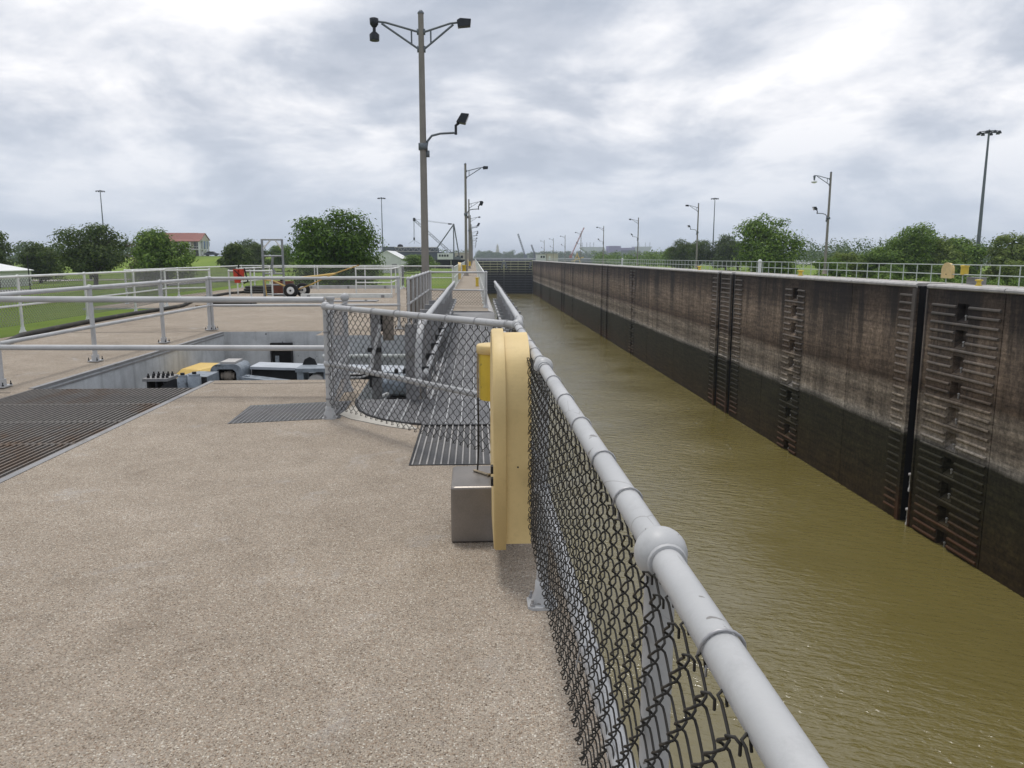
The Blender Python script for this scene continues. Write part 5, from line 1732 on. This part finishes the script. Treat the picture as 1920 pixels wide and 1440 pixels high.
def blobs(rng, W, H, zb, k, shape='round'):
    """uneven set of clumps filling a crown of width W between zb and H"""
    out = []
    hc, hr = (H + zb) / 2, (H - zb) / 2
    for i in range(k):
        while True:
            d_ = rng.uniform(-1, 1, 3)
            if shape == 'round' and np.linalg.norm(d_) <= 1 and np.linalg.norm(d_) > 0.25:
                break
            if shape == 'dome' and np.hypot(d_[0], d_[1]) <= math.sqrt(max(0, 1 - max(0, d_[2]) ** 2)):
                break
            if shape == 'broad' and np.hypot(d_[0], d_[1]) <= (1 - max(0, d_[2]) ** 4) ** 0.5:
                break
            if shape == 'cone' and np.hypot(d_[0], d_[1]) <= 0.95 * (1 - (d_[2] + 1) / 2) + 0.12:
                break
        s = rng.uniform(0.16, 0.30) * W * 0.62
        c = d_ * np.array([W / 2 - s * 0.75, W / 2 - s * 0.75, hr - s * 0.5])
        out.append(((c[0], c[1], hc + c[2]), (s * rng.uniform(0.85, 1.25), s * rng.uniform(0.85, 1.25), s * rng.uniform(0.55, 0.85))))
    if shape in ('dome', 'broad'):
        out.append(((0, 0, zb + (H - zb) * 0.42), (W * 0.36, W * 0.36, (H - zb) * 0.40)))
    return out


TREE_CACHE = {}


def tree_meshes(key, W, H, zb, k, n, leaf, m, shape, seed, limbs=9, trunk=0.25):
    if key in TREE_CACHE:
        return TREE_CACHE[key]
    rng = np.random.default_rng(seed)
    bl = blobs(rng, W, H, zb, k, shape)
    crown = quads_mesh('crown', leaf_arrays(rng, bl, n, leaf), m)
    mb = MB()
    top = H * 0.62
    mb.tube([(0, 0, -0.6), (0.03 * W, 0.01, H * 0.16), (0.0, 0.03 * W, H * 0.36), (0.02 * W, 0, top)], [trunk * 1.25, trunk, trunk * 0.7, trunk * 0.25], 8)
    for (c, r_) in bl[:limbs]:
        z0 = min(max(0.12 * H, c[2] * 0.45), top)
        mb.tube([(0, 0, z0), (c[0] * 0.45, c[1] * 0.45, z0 + (c[2] - z0) * 0.5), (c[0], c[1], c[2])], [trunk * 0.5, trunk * 0.3, trunk * 0.08], 5)
    tr = mb.build('trunk', 'bark', None, True)
    td = tr.data
    bpy.data.objects.remove(tr)
    TREE_CACHE[key] = (crown, td)
    return TREE_CACHE[key]


def tree(key, label, loc, group=None, rot=0.0, s=(1, 1, 1), name='tree', **kw):
    crown, td = tree_meshes(key, **kw) if kw else TREE_CACHE[key]
    t = thing(name, label, 'tree', loc, group)
    t.rotation_euler = (0, 0, rot)
    t.scale = s
    for nm, d_ in (('trunk', td), ('crown', crown)):
        o = bpy.data.objects.new(nm, d_)
        COL.objects.link(o)
        o.parent = t
    return t


def gz(x, y):
    return float(hl(np.array(float(x)), np.array(float(y)))) if x < 0 else float(hr(np.array(float(x)), np.array(float(y))))


def at(x, y):
    return (x, y, gz(x, y))


GL, GR = 'trees on the left field', 'trees beyond the far wall'
tree('oak', 'big round dark green oak behind the far deck, the largest tree on the left', at(-16.2, 92), GL, W=11.2, H=10.1, zb=0.1, k=90, n=24000, leaf=0.18, m='leaf_oak', shape='broad', seed=4, limbs=20, trunk=0.35)
tree('loose', 'loose dark tree with a bare dark trunk standing by the road', at(-58.2, 122), GL, W=10.8, H=9.7, zb=1.9, k=46, n=10000, leaf=0.22, m='leaf_dark', shape='dome', seed=12, limbs=24, trunk=0.30)
tree('soft', 'rounded lighter green tree left of the red-roofed house', at(-45.3, 116), GL, W=9.4, H=8.7, zb=0.9, k=54, n=12000, leaf=0.20, m='leaf_light', shape='dome', seed=21, limbs=16, trunk=0.25)
tree('tall_dark', 'tall dark tree at the left edge behind the white shed', at(-82.5, 134), GL, W=10.5, H=10.6, zb=0.6, k=60, n=12000, leaf=0.24, m='leaf_dark', shape='dome', seed=31, limbs=12, trunk=0.3)
tree('tall_dark', 'dark tree just right of the white shed, lower than its neighbour', at(-76.0, 140), GL, 1.9, (0.78, 0.8, 0.68))
tree('loose', 'small dark spreading tree with a thin trunk beside the field road', at(-76.0, 158), GL, 2.2, (0.80, 0.8, 0.72))
tree('dry', 'half-bare greyish tree between two green ones on the left', at(-52.5, 126), GL, W=5.5, H=8.0, zb=1.0, k=26, n=1500, leaf=0.17, m='leaf_dry', shape='dome', seed=41, limbs=26, trunk=0.20)
tree('pine', 'small dark pine right of the red-roofed house', at(-41.8, 140), GL, W=7.0, H=7.6, zb=1.6, k=26, n=6500, leaf=0.22, m='leaf_dark', shape='dome', seed=52, limbs=16, trunk=0.2)
k = 0
LTX = [(-61, 215, .95), (-54, 222, 1.0), (-47, 228, 1.05), (-66, 232, .9), (-38, 236, 1.0)]
names_ = ['first', 'second', 'third', 'fourth', 'fifth']
for i, (x, y, s_) in enumerate(LTX):
    tree('soft' if i % 2 else 'tall_dark', '%s tree of the dull green row behind the scaffold frame, by depth' % names_[i], at(x, y), 'row of trees behind the scaffold frame', i * 1.3, (s_, s_, s_ * 0.88))
tree('soft', 'dark bush-like tree behind the first lamp post, in front of the black dock', at(-14.6, 215), GL, 0.7, (1.25, 1.2, 0.62))
tree('soft', 'leafless-looking small tree beside the house cars', at(-86, 285), GL, 2.4, (0.5, 0.5, 0.55))
# right side
tree('round', 'broad round green tree standing alone behind the far railing', at(49.8, 130), GR, W=12.0, H=12.0, zb=0.5, k=66, n=15000, leaf=0.22, m='leaf_light', shape='broad', seed=61, limbs=16, trunk=0.3)
tree('willow', 'leafy thicket tree nearest the round tree, low and bright', at(61.0, 130), GR, s=(0.75, 0.75, 0.62), W=9.0, H=8.0, zb=0.0, k=46, n=10000, leaf=0.22, m='leaf_light', shape='dome', seed=71, limbs=10, trunk=0.2)
tree('willow2', 'pale olive thicket tree under the high mast', at(93.0, 146), GR, W=10.0, H=9.2, zb=0.0, k=46, n=10000, leaf=0.23, m='leaf_olive', shape='dome', seed=81, limbs=10, trunk=0.2)
RT = [('willow2', 65.0, 134, 0.70, 'low olive thicket tree second from the round tree'), ('willow', 70.5, 133, 0.84, 'bright thicket tree third from the round tree'),
      ('round', 76.5, 134, 0.90, 'tallest dark-centred thicket tree, midway to the high mast'), ('willow2', 82.0, 136, 1.05, 'olive thicket tree right of the tallest one'),
      ('willow', 88.0, 138, 1.08, 'bright thicket tree just left of the high mast'), ('willow2', 99.5, 138, 1.15, 'tall olive thicket tree right of the high mast'),
      ('willow', 106, 140, 1.12, 'bright thicket tree cut by the right edge of the picture'), ('willow2', 112, 142, 1.1, 'olive thicket tree at the far right, half out of view'),
      ('willow', 74, 118, 0.55, 'low bush in front of the tallest thicket tree'), ('willow2', 84, 117, 0.5, 'low olive bush in front of the thicket, near the far cabinet'), ('willow', 64, 116, 0.5, 'low bush near the round tree, in front of the thicket'),
      ('willow', 95, 118, 0.55, 'low bush below the high mast, in front of the thicket')]
for i, (kx, x, y, s_, lab) in enumerate(RT):
    tree(kx, lab, at(x, y), 'thicket beyond the far wall', i * 1.1, (s_ * 1.08, s_ * 1.08, s_))
MID = [('tall_dark', 70, 260, 0.95), ('loose', 78, 268, 1.05), ('tall_dark', 86, 262, 1.08), ('loose', 93, 270, 1.0), ('soft', 100, 275, 0.95), ('tall_dark', 108, 280, 0.9), ('soft', 77, 300, 0.9)]
for i, (kx, x, y, s_) in enumerate(MID):
    tree(kx, '%s tree of the tall clump behind the second far lamp post, left to right' % ORD[i], at(x, y), 'tall clump behind the far railing', i * 0.9, (s_ * 1.05, s_ * 1.05, s_ * 1.05))


# far woods, too many and too far to count
def wood(name, label, xr, yr, cnt, hr_, leaf, per, m, seed, z0=-3.0, edge=None):
    rng = np.random.default_rng(seed)
    bl = []
    for i in range(cnt):
        x, y = rng.uniform(*xr), rng.uniform(*yr)
        if edge:
            x += edge * (y - yr[0])
        h = rng.uniform(*hr_)
        for j in range(4):
            s = h * rng.uniform(0.22, 0.36)
            bl.append(((x + rng.normal() * h * 0.22, y + rng.normal() * h * 0.2, z0 + h * rng.uniform(0.3, 0.85)), (s, s, s * 0.8)))
        bl.append(((x, y, z0 + h * 0.25), (h * 0.45, h * 0.45, h * 0.3)))
    me = quads_mesh(name, leaf_arrays(rng, bl, cnt * per, leaf), m)
    o = bpy.data.objects.new(name, me)
    COL.objects.link(o)
    return tag(o, label, 'wood', kind='stuff')


wood('far_wood', 'hazy line of trees on the far river bank', (0, 900), (1510, 1640), 420, (9, 17), 1.15, 190, 'leaf_far', 5, -1.5)
wood('far_wood', 'hazy trees along the left horizon beyond the field', (-900, -120), (420, 620), 240, (10, 17), 1.2, 80, 'leaf_far', 6, -3.0, -0.55)
wood('far_wood', 'low willow scrub on the right bank ahead of the stadium', (70, 165), (385, 470), 150, (5.0, 8.5), 0.55, 110, 'leaf_light', 8, -3.0)
wood('far_wood', 'hazy trees behind the right thicket', (150, 420), (300, 470), 200, (9, 14), 0.55, 170, 'leaf_far', 9, -3.0)
wood('undergrowth', 'tall weeds and brush at the foot of the right thicket', (46, 120), (104, 122), 260, (1.0, 2.2), 0.2, 60, 'leaf_light', 10, -3.0)
wood('far_wood', 'distant trees on the left behind the dock and shed', (-70, -2), (470, 560), 50, (7, 11), 0.8, 90, 'leaf_far', 11, -3.0)

# ================================================================== FAR BUILDINGS, CRANES, VEHICLES
def gable(root, x0, x1, y0, y1, z0, ze, zr, wall, roof, ridge='x', ov=0.35):
    MB().box(x0, x1, y0, y1, z0, ze).build('wall', wall, root)
    if ridge == 'x':
        ym = (y0 + y1) / 2
        for s in (0, 1):
            ya = y0 - ov if s == 0 else y1 + ov
            q = [(x0 - ov, ya, ze - ov * (zr - ze) / (ym - y0)), (x1 + ov, ya, ze - ov * (zr - ze) / (ym - y0)), (x1 + ov, ym, zr), (x0 - ov, ym, zr)]
            MB().extr(q, (0, 0, 0.02), (0, 0, 0.16)).build('roof_slope', roof, root)
        for x in (x0, x1):
            MB().extr([(x - 0.02, y0, ze), (x - 0.02, y1, ze), (x - 0.02, ym, zr)], (0, 0, 0), (0.05, 0, 0)).build('gable_end', wall, root)
    else:
        xm = (x0 + x1) / 2
        for s in (0, 1):
            xa = x0 - ov if s == 0 else x1 + ov
            q = [(xa, y0 - ov, ze - ov * (zr - ze) / (xm - x0)), (xa, y1 + ov, ze - ov * (zr - ze) / (xm - x0)), (xm, y1 + ov, zr), (xm, y0 - ov, zr)]
            MB().extr(q, (0, 0, 0.02), (0, 0, 0.16)).build('roof_slope', roof, root)
        for y in (y0, y1):
            MB().extr([(x0, y - 0.02, ze), (x1, y - 0.02, ze), (xm, y - 0.02, zr)], (0, 0, 0), (0, 0.05, 0)).build('gable_end', wall, root)


# red-roofed house with two-storey veranda on the levee
t = thing('house', 'two-storey house with a red roof and columned veranda on the grassy levee', 'house', (-97, 284, 1.6))
gable(t, -106, -95.2, 280.5, 289, 1.5, 7.2, 9.9, 'beige_wall', 'roof_red', 'x', 0.5)
MB().extr([(-95.7, 279.6, 7.15), (-92.6, 280.2, 7.15), (-92.6, 289.3, 7.15), (-95.7, 289.9, 7.15)], (0, 0, 0.0), (0, 0, 0.22)).build('veranda_beam', 'white_wall', t)
for ya in (279.9, 289.6):
    MB().extr([(-95.3, ya, 7.4), (-92.2, ya, 7.4), (-92.2, 284.75, 9.85), (-95.3, 284.75, 9.85)], (0, 0, 0), (0, 0, 0.14)).build('roof_slope', 'roof_red', t)
MB().extr([(-92.5, 280.3, 7.4), (-92.5, 289.2, 7.4), (-92.5, 284.75, 9.7)], (0, 0, 0), (0.05, 0, 0)).build('gable_end', 'beige_wall', t)
MB().box(-95.19, -92.7, 280.5, 289, 4.1, 4.3).build('veranda_floor', 'white_wall', t)
MB().box(-106, -92.4, 278.6, 280.49, 4.1, 4.3).build('veranda_floor', 'white_wall', t)
for x in (-92.8,):
    for y in (280.4, 283.2, 286.2, 288.8):
        MB().box(x - 0.22, x + 0.22, y - 0.22, y + 0.22, 1.4, 7.15).build('column', 'white_wall', t)
for x in (-104.5, -101.6, -98.7, -95.8, -92.7):
    MB().box(x - 0.22, x + 0.22, 278.7, 279.1, 1.4, 7.15).build('column', 'white_wall', t)
MB().extr([(-106.4, 278.2, 6.9), (-92.3, 278.2, 6.9), (-92.3, 280.5, 7.6), (-106.4, 280.5, 7.6)], (0, 0, 0), (0, 0, 0.15)).build('roof_slope', 'roof_red', t)
for z in (1.9, 4.8):
    for x in (-104, -101, -98.2):
        f = MB().box(x - 0.75, x + 0.75, 280.40, 280.49, z, z + 1.9).build('window', 'white_wall', t)
        MB().box(x - 0.6, x + 0.6, 280.36, 280.399, z + 0.15, z + 1.75).build('pane', 'glass_dark', f)
MB().box(-106, -92.6, 279.0, 279.06, 5.1, 5.2).build('balcony_rail', 'white_wall', t)
for z in (1.7, 4.5):
    for y in (282.0, 284.6, 287.3):
        MB().box(-95.18, -95.1, y - 0.95, y + 0.95, z, z + 2.2).build('window', 'glass_dark', t)

t.location.x -= 3.6


def car(x, y, z, lab, m, truck=False):
    t = thing('car' if not truck else 'truck', lab, 'car' if not truck else 'truck', (x, y, z))
    L = 4.6
    pl = [(x - 2.3, y, z + 0.35), (x + 2.3, y, z + 0.35), (x + 2.3, y, z + 0.85), (x + 1.3, y, z + 0.98), (x + 0.7, y, z + 1.5), (x - 1.0, y, z + 1.5), (x - 1.7, y, z + 1.0), (x - 2.3, y, z + 0.9)]
    MB().extr(pl, (0, -0.85, 0), (0, 0.85, 0)).build('body', m, t)
    MB().extr([(x - 1.35, y - 0.86, z + 1.0), (x + 1.0, y - 0.86, z + 1.0), (x + 0.62, y - 0.86, z + 1.42), (x - 0.95, y - 0.86, z + 1.42)], (0, 0, 0), (0, 0.005, 0)).build('side_window', 'glass_dark', t)
    for wx in (-1.4, 1.4):
        for wy in (-0.8, 0.62):
            MB().lathe((x + wx, y + wy, z + 0.33), [(0.33, 0), (0.33, 0.18)], 12, 'Y').build('wheel', 'rubber', t)


car(-101.0, 270, gz(-101, 270) + 0.1, 'silver car parked in front of the red-roofed house', 'car_silver')
car(-88.5, 268, gz(-88.5, 268) + 0.1, 'dark car parked right of the red-roofed house', 'car_dark')

# white sheds
t = thing('shed', 'white metal shed with a low gable roof beside the big oak', 'shed', (-24.5, 230, -3))
gable(t, -28.6, -20.7, 222, 246, -3.2, 1.1, 3.2, 'white_wall', 'white_metal', 'y', 0.3)
MB().box(-23.3, -21.9, 221.9, 221.99, -3, -0.4).build('door', 'plate_grey', t)
t = thing('shed', 'white metal shed at the left edge of the picture', 'shed', (-73.5, 119, -3))
gable(t, -79.5, -69.2, 116, 125, gz(-74, 119) - 0.5, -0.55, 0.45, 'white_wall', 'white_metal', 'y', 0.3)
MB().box(-72.8, -70.6, 115.9, 115.99, -2.9, -0.9).build('door', 'white_metal', t)
t = thing('box_truck', 'white pickup with a camper top parked by the left shed', 'truck', (-68.5, 109, gz(-68.5, 109)))
z_ = gz(-68.5, 109)
TX, TY = -69.6, 109.0
MB().cbox((TX, TY, z_ + 1.25), (3.4, 2.0, 1.5), 0, 0.1).build('cargo_box', 'white_wall', t)
MB().extr([(TX + 1.75, TY - 1, z_ + 0.5), (TX + 3.8, TY - 1, z_ + 0.5), (TX + 3.8, TY - 1, z_ + 1.05), (TX + 2.9, TY - 1, z_ + 1.2), (TX + 2.4, TY - 1, z_ + 1.8), (TX + 1.75, TY - 1, z_ + 1.8)], (0, 0, 0), (0, 2, 0)).build('cab', 'white_wall', t)
MB().extr([(TX + 1.9, TY - 1.02, z_ + 1.2), (TX + 2.7, TY - 1.02, z_ + 1.2), (TX + 2.3, TY - 1.02, z_ + 1.7), (TX + 1.9, TY - 1.02, z_ + 1.7)], (0, 0, 0), (0, 0.015, 0)).build('side_window', 'glass_dark', t)
MB().box(TX - 1.5, TX + 1.4, TY - 1.03, TY - 1.005, z_ + 1.3, z_ + 1.75).build('side_window', 'glass_dark', t)
for wx in (TX - 1.0, TX + 3.0):
    for wy in (TY - 1.1, TY + 0.9):
        MB().lathe((wx, wy, z_ + 0.4), [(0.4, 0), (0.4, 0.22)], 12, 'Y').build('wheel', 'rubber', t)
for x, y, lab in ((-57.9, 104, 'thin dark pole standing beside the loose tree'), (-67.6, 114, 'thin pole beside the left shed')):
    z_ = gz(x, y)
    t = thing('pole', lab, 'pole', (x, y, z_))
    MB().tube([(x, y, z_), (x, y, z_ + 4.6)], 0.07, 6).build('shaft', 'machine_dark', t)
    MB().lathe((x, y, z_ + 4.6), [(0.10, 0), (0.10, 0.12)], 6).build('cap', 'machine_dark', t)

# water tower
t = thing('water_tower', 'blue and white water tower on the left horizon', 'water tower', (-203, 600, -3))
MB().lathe((-203, 600, 7.5), [(2.0, 0), (3.6, 2.2), (3.7, 5.0), (2.6, 7.0), (0.5, 7.8)], 16).build('tank', 'blue_tank', t, True)
MB().tube([(-203, 600, -3), (-203, 600, 8)], [1.4, 1.0], 10).build('stem', 'white_wall', t, True)

# dock hall with truss, black timber dock, floating derrick
t = thing('dock_hall', 'grey-blue flat-roofed hall with a lattice truss on top, behind the dock', 'building', (-26, 322, -3))
MB().box(-37.2, -13.5, 320, 338, -3, 3.6).build('wall', 'slate_blue', t)
MB().box(-37.4, -32.5, 319.9, 338, 3.6, 5.7).build('roof_house', 'slate_blue', t)
tr = MB()
for z in (3.75, 5.5):
    tr.bar((-32.4, 319.8, z), (-14.8, 319.8, z), 0.2)
n = 16
for i in range(n):
    x0, x1 = -32.4 + 17.6 * i / n, -32.4 + 17.6 * (i + 1) / n
    tr.bar((x0, 319.8, 3.75 if i % 2 else 5.5), (x1, 319.8, 5.5 if i % 2 else 3.75), 0.14)
tr.build('lattice_truss', 'coping_concrete', t)
MB().box(-32.2, -15, 320.2, 337, 3.61, 5.3).build('clerestory', 'slate_blue', t)
MB().lathe((-30.5, 325, 5.7), [(1.2, 0), (1.0, 0.8), (0.3, 1.1)], 10).build('roof_vent', 'dark_hull', t)
t = thing('timber_dock', 'long black timber dock wall with pale piles below the derrick', 'dock', (-14, 312, -4))
MB().box(-31, 2.0 - 3.2, 308, 316, -4.5, 0.45).build('fender_wall', 'dark_hull', t)
for i in range(5):
    x = -28 + 6.3 * i
    MB().box(x - 0.25, x + 0.25, 307.6, 307.99, -4.4, 0.2).build('pile', 'tower_stone', t)
MB().box(-31.2, -1.15, 307.7, 316.2, 0.46, 0.62).build('cap_beam', 'slate_blue', t)
t = thing('derrick_crane', 'grey derrick crane with an A-frame and long slanting boom', 'crane', (-8, 300, 0))
def lattice(root, a, b, w, m, name, n=14, r=0.12):
    a, b = Vector(a), Vector(b)
    u = (b - a).normalized()
    s = u.cross(Vector((0, 1, 0))).normalized() * w / 2
    y = Vector((0, w / 2, 0))
    mb = MB()
    cs = [s + y, s - y, -s - y, -s + y]
    for c in cs:
        mb.bar(a + c, b + c, r)
    for i in range(n):
        p, q = a + (b - a) * i / n, a + (b - a) * (i + 1) / n
        for j in range(4):
            mb.bar(p + cs[j], q + cs[(j + 1) % 4], r * 0.6)
    return mb.build(name, m, root)


lattice(t, (-7.6, 304, 1.9), (-22.8, 304, 15.6), 0.75, 'crane_grey', 'boom')
for a, b, nm in (((-7.85, 304, 0.6), (-7.85, 304, 14.2), 'mast_leg'), ((-5.6, 305, 0.6), (-7.75, 304, 14.2), 'mast_leg'), ((-15.4, 306, 3.7), (-7.95, 304, 13.8), 'back_stay')):
    MB().tube([a, b], 0.24, 6).build(nm, 'crane_grey', t)
MB().tube([(-7.8, 304, 14.2), (-22.9, 304, 16.0)], 0.05, 4).build('topping_cable', 'crane_grey', t)
MB().tube([(-7.8, 304, 13.9), (-19.5, 304, 15.3)], 0.05, 4).build('topping_cable', 'crane_grey', t)
MB().box(-23.4, -22.5, 303.6, 304.4, 15.2, 16.4).build('boom_head', 'dark_hull', t)
MB().box(-20.0, -18.6, 303.8, 304.2, 15.4, 15.9).build('pulley_block', 'dark_hull', t)
MB().box(-9.9, -8.6, 303.8, 304.2, 13.9, 14.4).build('pulley_block', 'dark_hull', t)
for dx in (-0.12, 0.2):
    MB().tube([(-23.1 + dx, 304, 15.3), (-23.1 + dx, 304, 8.4)], 0.06, 4).build('hoist_cable', 'crane_grey', t)
MB().box(-23.4, -22.8, 303.8, 304.2, 8.0, 9.0).build('hook_block', 'dark_hull', t)
for dx in (-2.2, 0, 2.2):
    MB().tube([(-23.1, 304, 8.1), (-23.1 + dx, 304, 6.6)], 0.05, 4).build('sling', 'crane_grey', t)
ch = MB().box(-14.2, -8.2, 303, 307, 0.65, 3.0).build('deck_house', 'white_wall', t)
for i in range(4):
    MB().box(-13.6 + 1.0 * i, -12.95 + 1.0 * i, 302.9, 302.99, 1.7, 2.5).build('window', 'glass_dark', ch)
MB().box(-8.0, -5.2, 303.5, 307, 0.65, 1.7).build('winch', 'crane_grey', t)

# lock control houses at the gate
t = thing('control_house', 'low white control house at the gate end of the far wall', 'building', (29, 352, 0))
MB().box(28.3, 32.6, 353.5, 358, -0.5, 2.7).build('wall', 'white_wall', t)
MB().box(28.1, 32.8, 353.3, 358.2, 2.7, 2.9).build('roof', 'pale_concrete', t)
for x in (30.6, 31.7):
    MB().box(x - 0.4, x + 0.4, 353.42, 353.49, 1.2, 2.1).build('window', 'glass_dark', t)
t = thing('control_house', 'beige flat-roofed building right of the white control house', 'building', (35, 352, 0))
MB().box(33.0, 38.2, 354.5, 359, -3, 2.9).build('wall', 'beige_wall', t)
MB().box(32.82, 38.5, 354.2, 359.3, 2.9, 3.2).build('roof', 'pale_concrete', t)
MB().box(34.0, 34.8, 354.42, 354.49, 0.0, 2.0).build('door', 'white_wall', t)
t = thing('control_house', 'beige lock building far down the left wall behind the lamp posts', 'building', (-5, 345, 0))
MB().box(-8.5, -1.6, 345, 351, -3, 3.4).build('wall', 'beige_wall', t)
MB().box(-8.8, -1.3, 344.7, 351.3, 3.4, 3.8).build('roof', 'white_wall', t)
for x in (-7.2, -5.4, -3.6):
    MB().box(x - 0.5, x + 0.5, 344.92, 344.99, 1.0, 2.2).build('window', 'glass_dark', t)
t = thing('spud_frame', 'small yellow steel A-frame beyond the far end of the far wall', 'frame', (47, 356, -3))
for a, b in (((45.2, 356, -3), (47.3, 356, 3.4)), ((49.4, 356, -3), (47.1, 356, 3.4)), ((44.8, 357, -0.4), (50.2, 356, 1.5))):
    MB().tube([a, b], 0.2, 6).build('leg', 'machine_yellow', t)

# river craft and cranes on the far bank
def barge(x, y, L, lab, m='dark_hull'):
    t = thing('barge', lab, 'barge', (x, y, -4.6), 'barges moored on the river')
    MB().extr([(x - L / 2, y, -5.2), (x + L / 2 - 3, y, -5.2), (x + L / 2, y, -2.6), (x + L / 2, y, -1.8), (x - L / 2, y, -1.8)], (0, -6, 0), (0, 6, 0)).build('hull', m, t)
    MB().box(x - L / 2 + 3, x + L / 2 - 6, y - 4.6, y + 4.6, -1.8, -0.3).build('cargo_coaming', 'slate_blue', t)
    MB().box(x - L / 2 + 4, x + L / 2 - 8, y - 4.0, y + 4.0, -0.3, 0.5).build('cover', 'stadium_grey', t)


for i, (x, y, L) in enumerate(((40, 720, 55), (92, 760, 60), (20, 840, 50), (150, 800, 62), (215, 860, 60))):
    barge(x, y, L, ['dark covered barge moored in front of the far bank, just right of the walkway', 'dark covered barge moored near the two thin cranes', 'dark covered barge lying furthest left on the river', 'dark covered barge left of the stadium', 'dark covered barge below the stadium'][i])
for x, y, dx, H, m_, lab in ((48, 730, -7, 26, 'crane_grey', 'thin grey lattice crane leaning left on the river'), (58, 735, -4, 16, 'crane_grey', 'short grey lattice crane beside the thin leaning one'), (118, 950, 16, 40, 'crane_red', 'reddish lattice crane boom leaning right on the horizon')):
    t = thing('lattice_crane', lab, 'crane', (x, y, -4.6))
    MB().box(x - 3, x + 3, y - 3, y + 3, -5, 0.5).build('pontoon', 'dark_hull', t)
    MB().box(x - 1.6, x + 1.6, y - 2, y + 2, 0.5, 3.6).build('cab', m_, t)
    lattice(t, (x, y, 2), (x + dx, y, H - 3), 1.0, m_, 'boom', 12, 0.3)

t = thing('stone_tower', 'pale slender tower with a stepped top on the far horizon', 'tower', (57, 1900, -1.2))
MB().box(53.2, 60.8, 1896, 1904, -1.2, 20).build('lower_shaft', 'tower_stone', t)
MB().box(54.2, 59.8, 1897, 1903, 20, 27.5).build('upper_shaft', 'tower_stone', t)
MB().lathe((57, 1900, 27.5), [(2.3, 0), (1.6, 3), (0.4, 6)], 8).build('crown', 'tower_stone', t)
t = thing('stadium', 'large grey and purple stadium on the horizon with tall light poles', 'stadium', (350, 1900, -1.2))
MB().extr([(263, 1900, 26.0), (318, 1900, 26.0), (326, 1900, 12), (326, 1900, 6), (285, 1900, 6), (262, 1900, 24)], (0, 0, 0), (0, 40, 0)).build('left_stand', 'stadium_grey', t)
MB().box(330, 360, 1902, 1940, -1, 28.5).build('end_block', 'stadium_purple', t)
MB().box(360.1, 398, 1903, 1940, -1, 24).build('rear_stand', 'stadium_purple', t)
MB().box(360.2, 398, 1902, 1902.9, 12, 18).build('glazed_band', 'glass_dark', t)
MB().extr([(398.5, 1900, 4), (418, 1900, 4), (438, 1900, 27), (394, 1900, 27)], (0, 0, 0), (0, 40, 0)).build('right_stand', 'stadium_grey', t)
for x in (265, 276, 284, 293, 405, 421, 432):
    MB().tube([(x, 1904, 5), (x, 1904, 37)], 0.55, 5).build('light_pole', 'crane_grey', t)

# ================================================================== HAZE
hz_ = MB().box(-7200, 7200, -140, 9200, -18.0, 62.0).build('haze', 'grass')
hz_.data.materials.clear()
hm = bpy.data.materials.new('haze_air')
hm.use_nodes = True
hm.node_tree.nodes.clear()
gg = G(hm.node_tree)
pv = gg.n('ShaderNodeVolumePrincipled')
pv.inputs['Color'].default_value = (0.80, 0.88, 1.0, 1)
pv.inputs['Density'].default_value = 0.00020
pv.inputs['Anisotropy'].default_value = 0.2
mo = gg.n('ShaderNodeOutputMaterial')
hm.node_tree.links.new(pv.outputs[0], mo.inputs['Volume'])
hz_.data.materials.append(hm)
tag(hz_, kind='stuff')
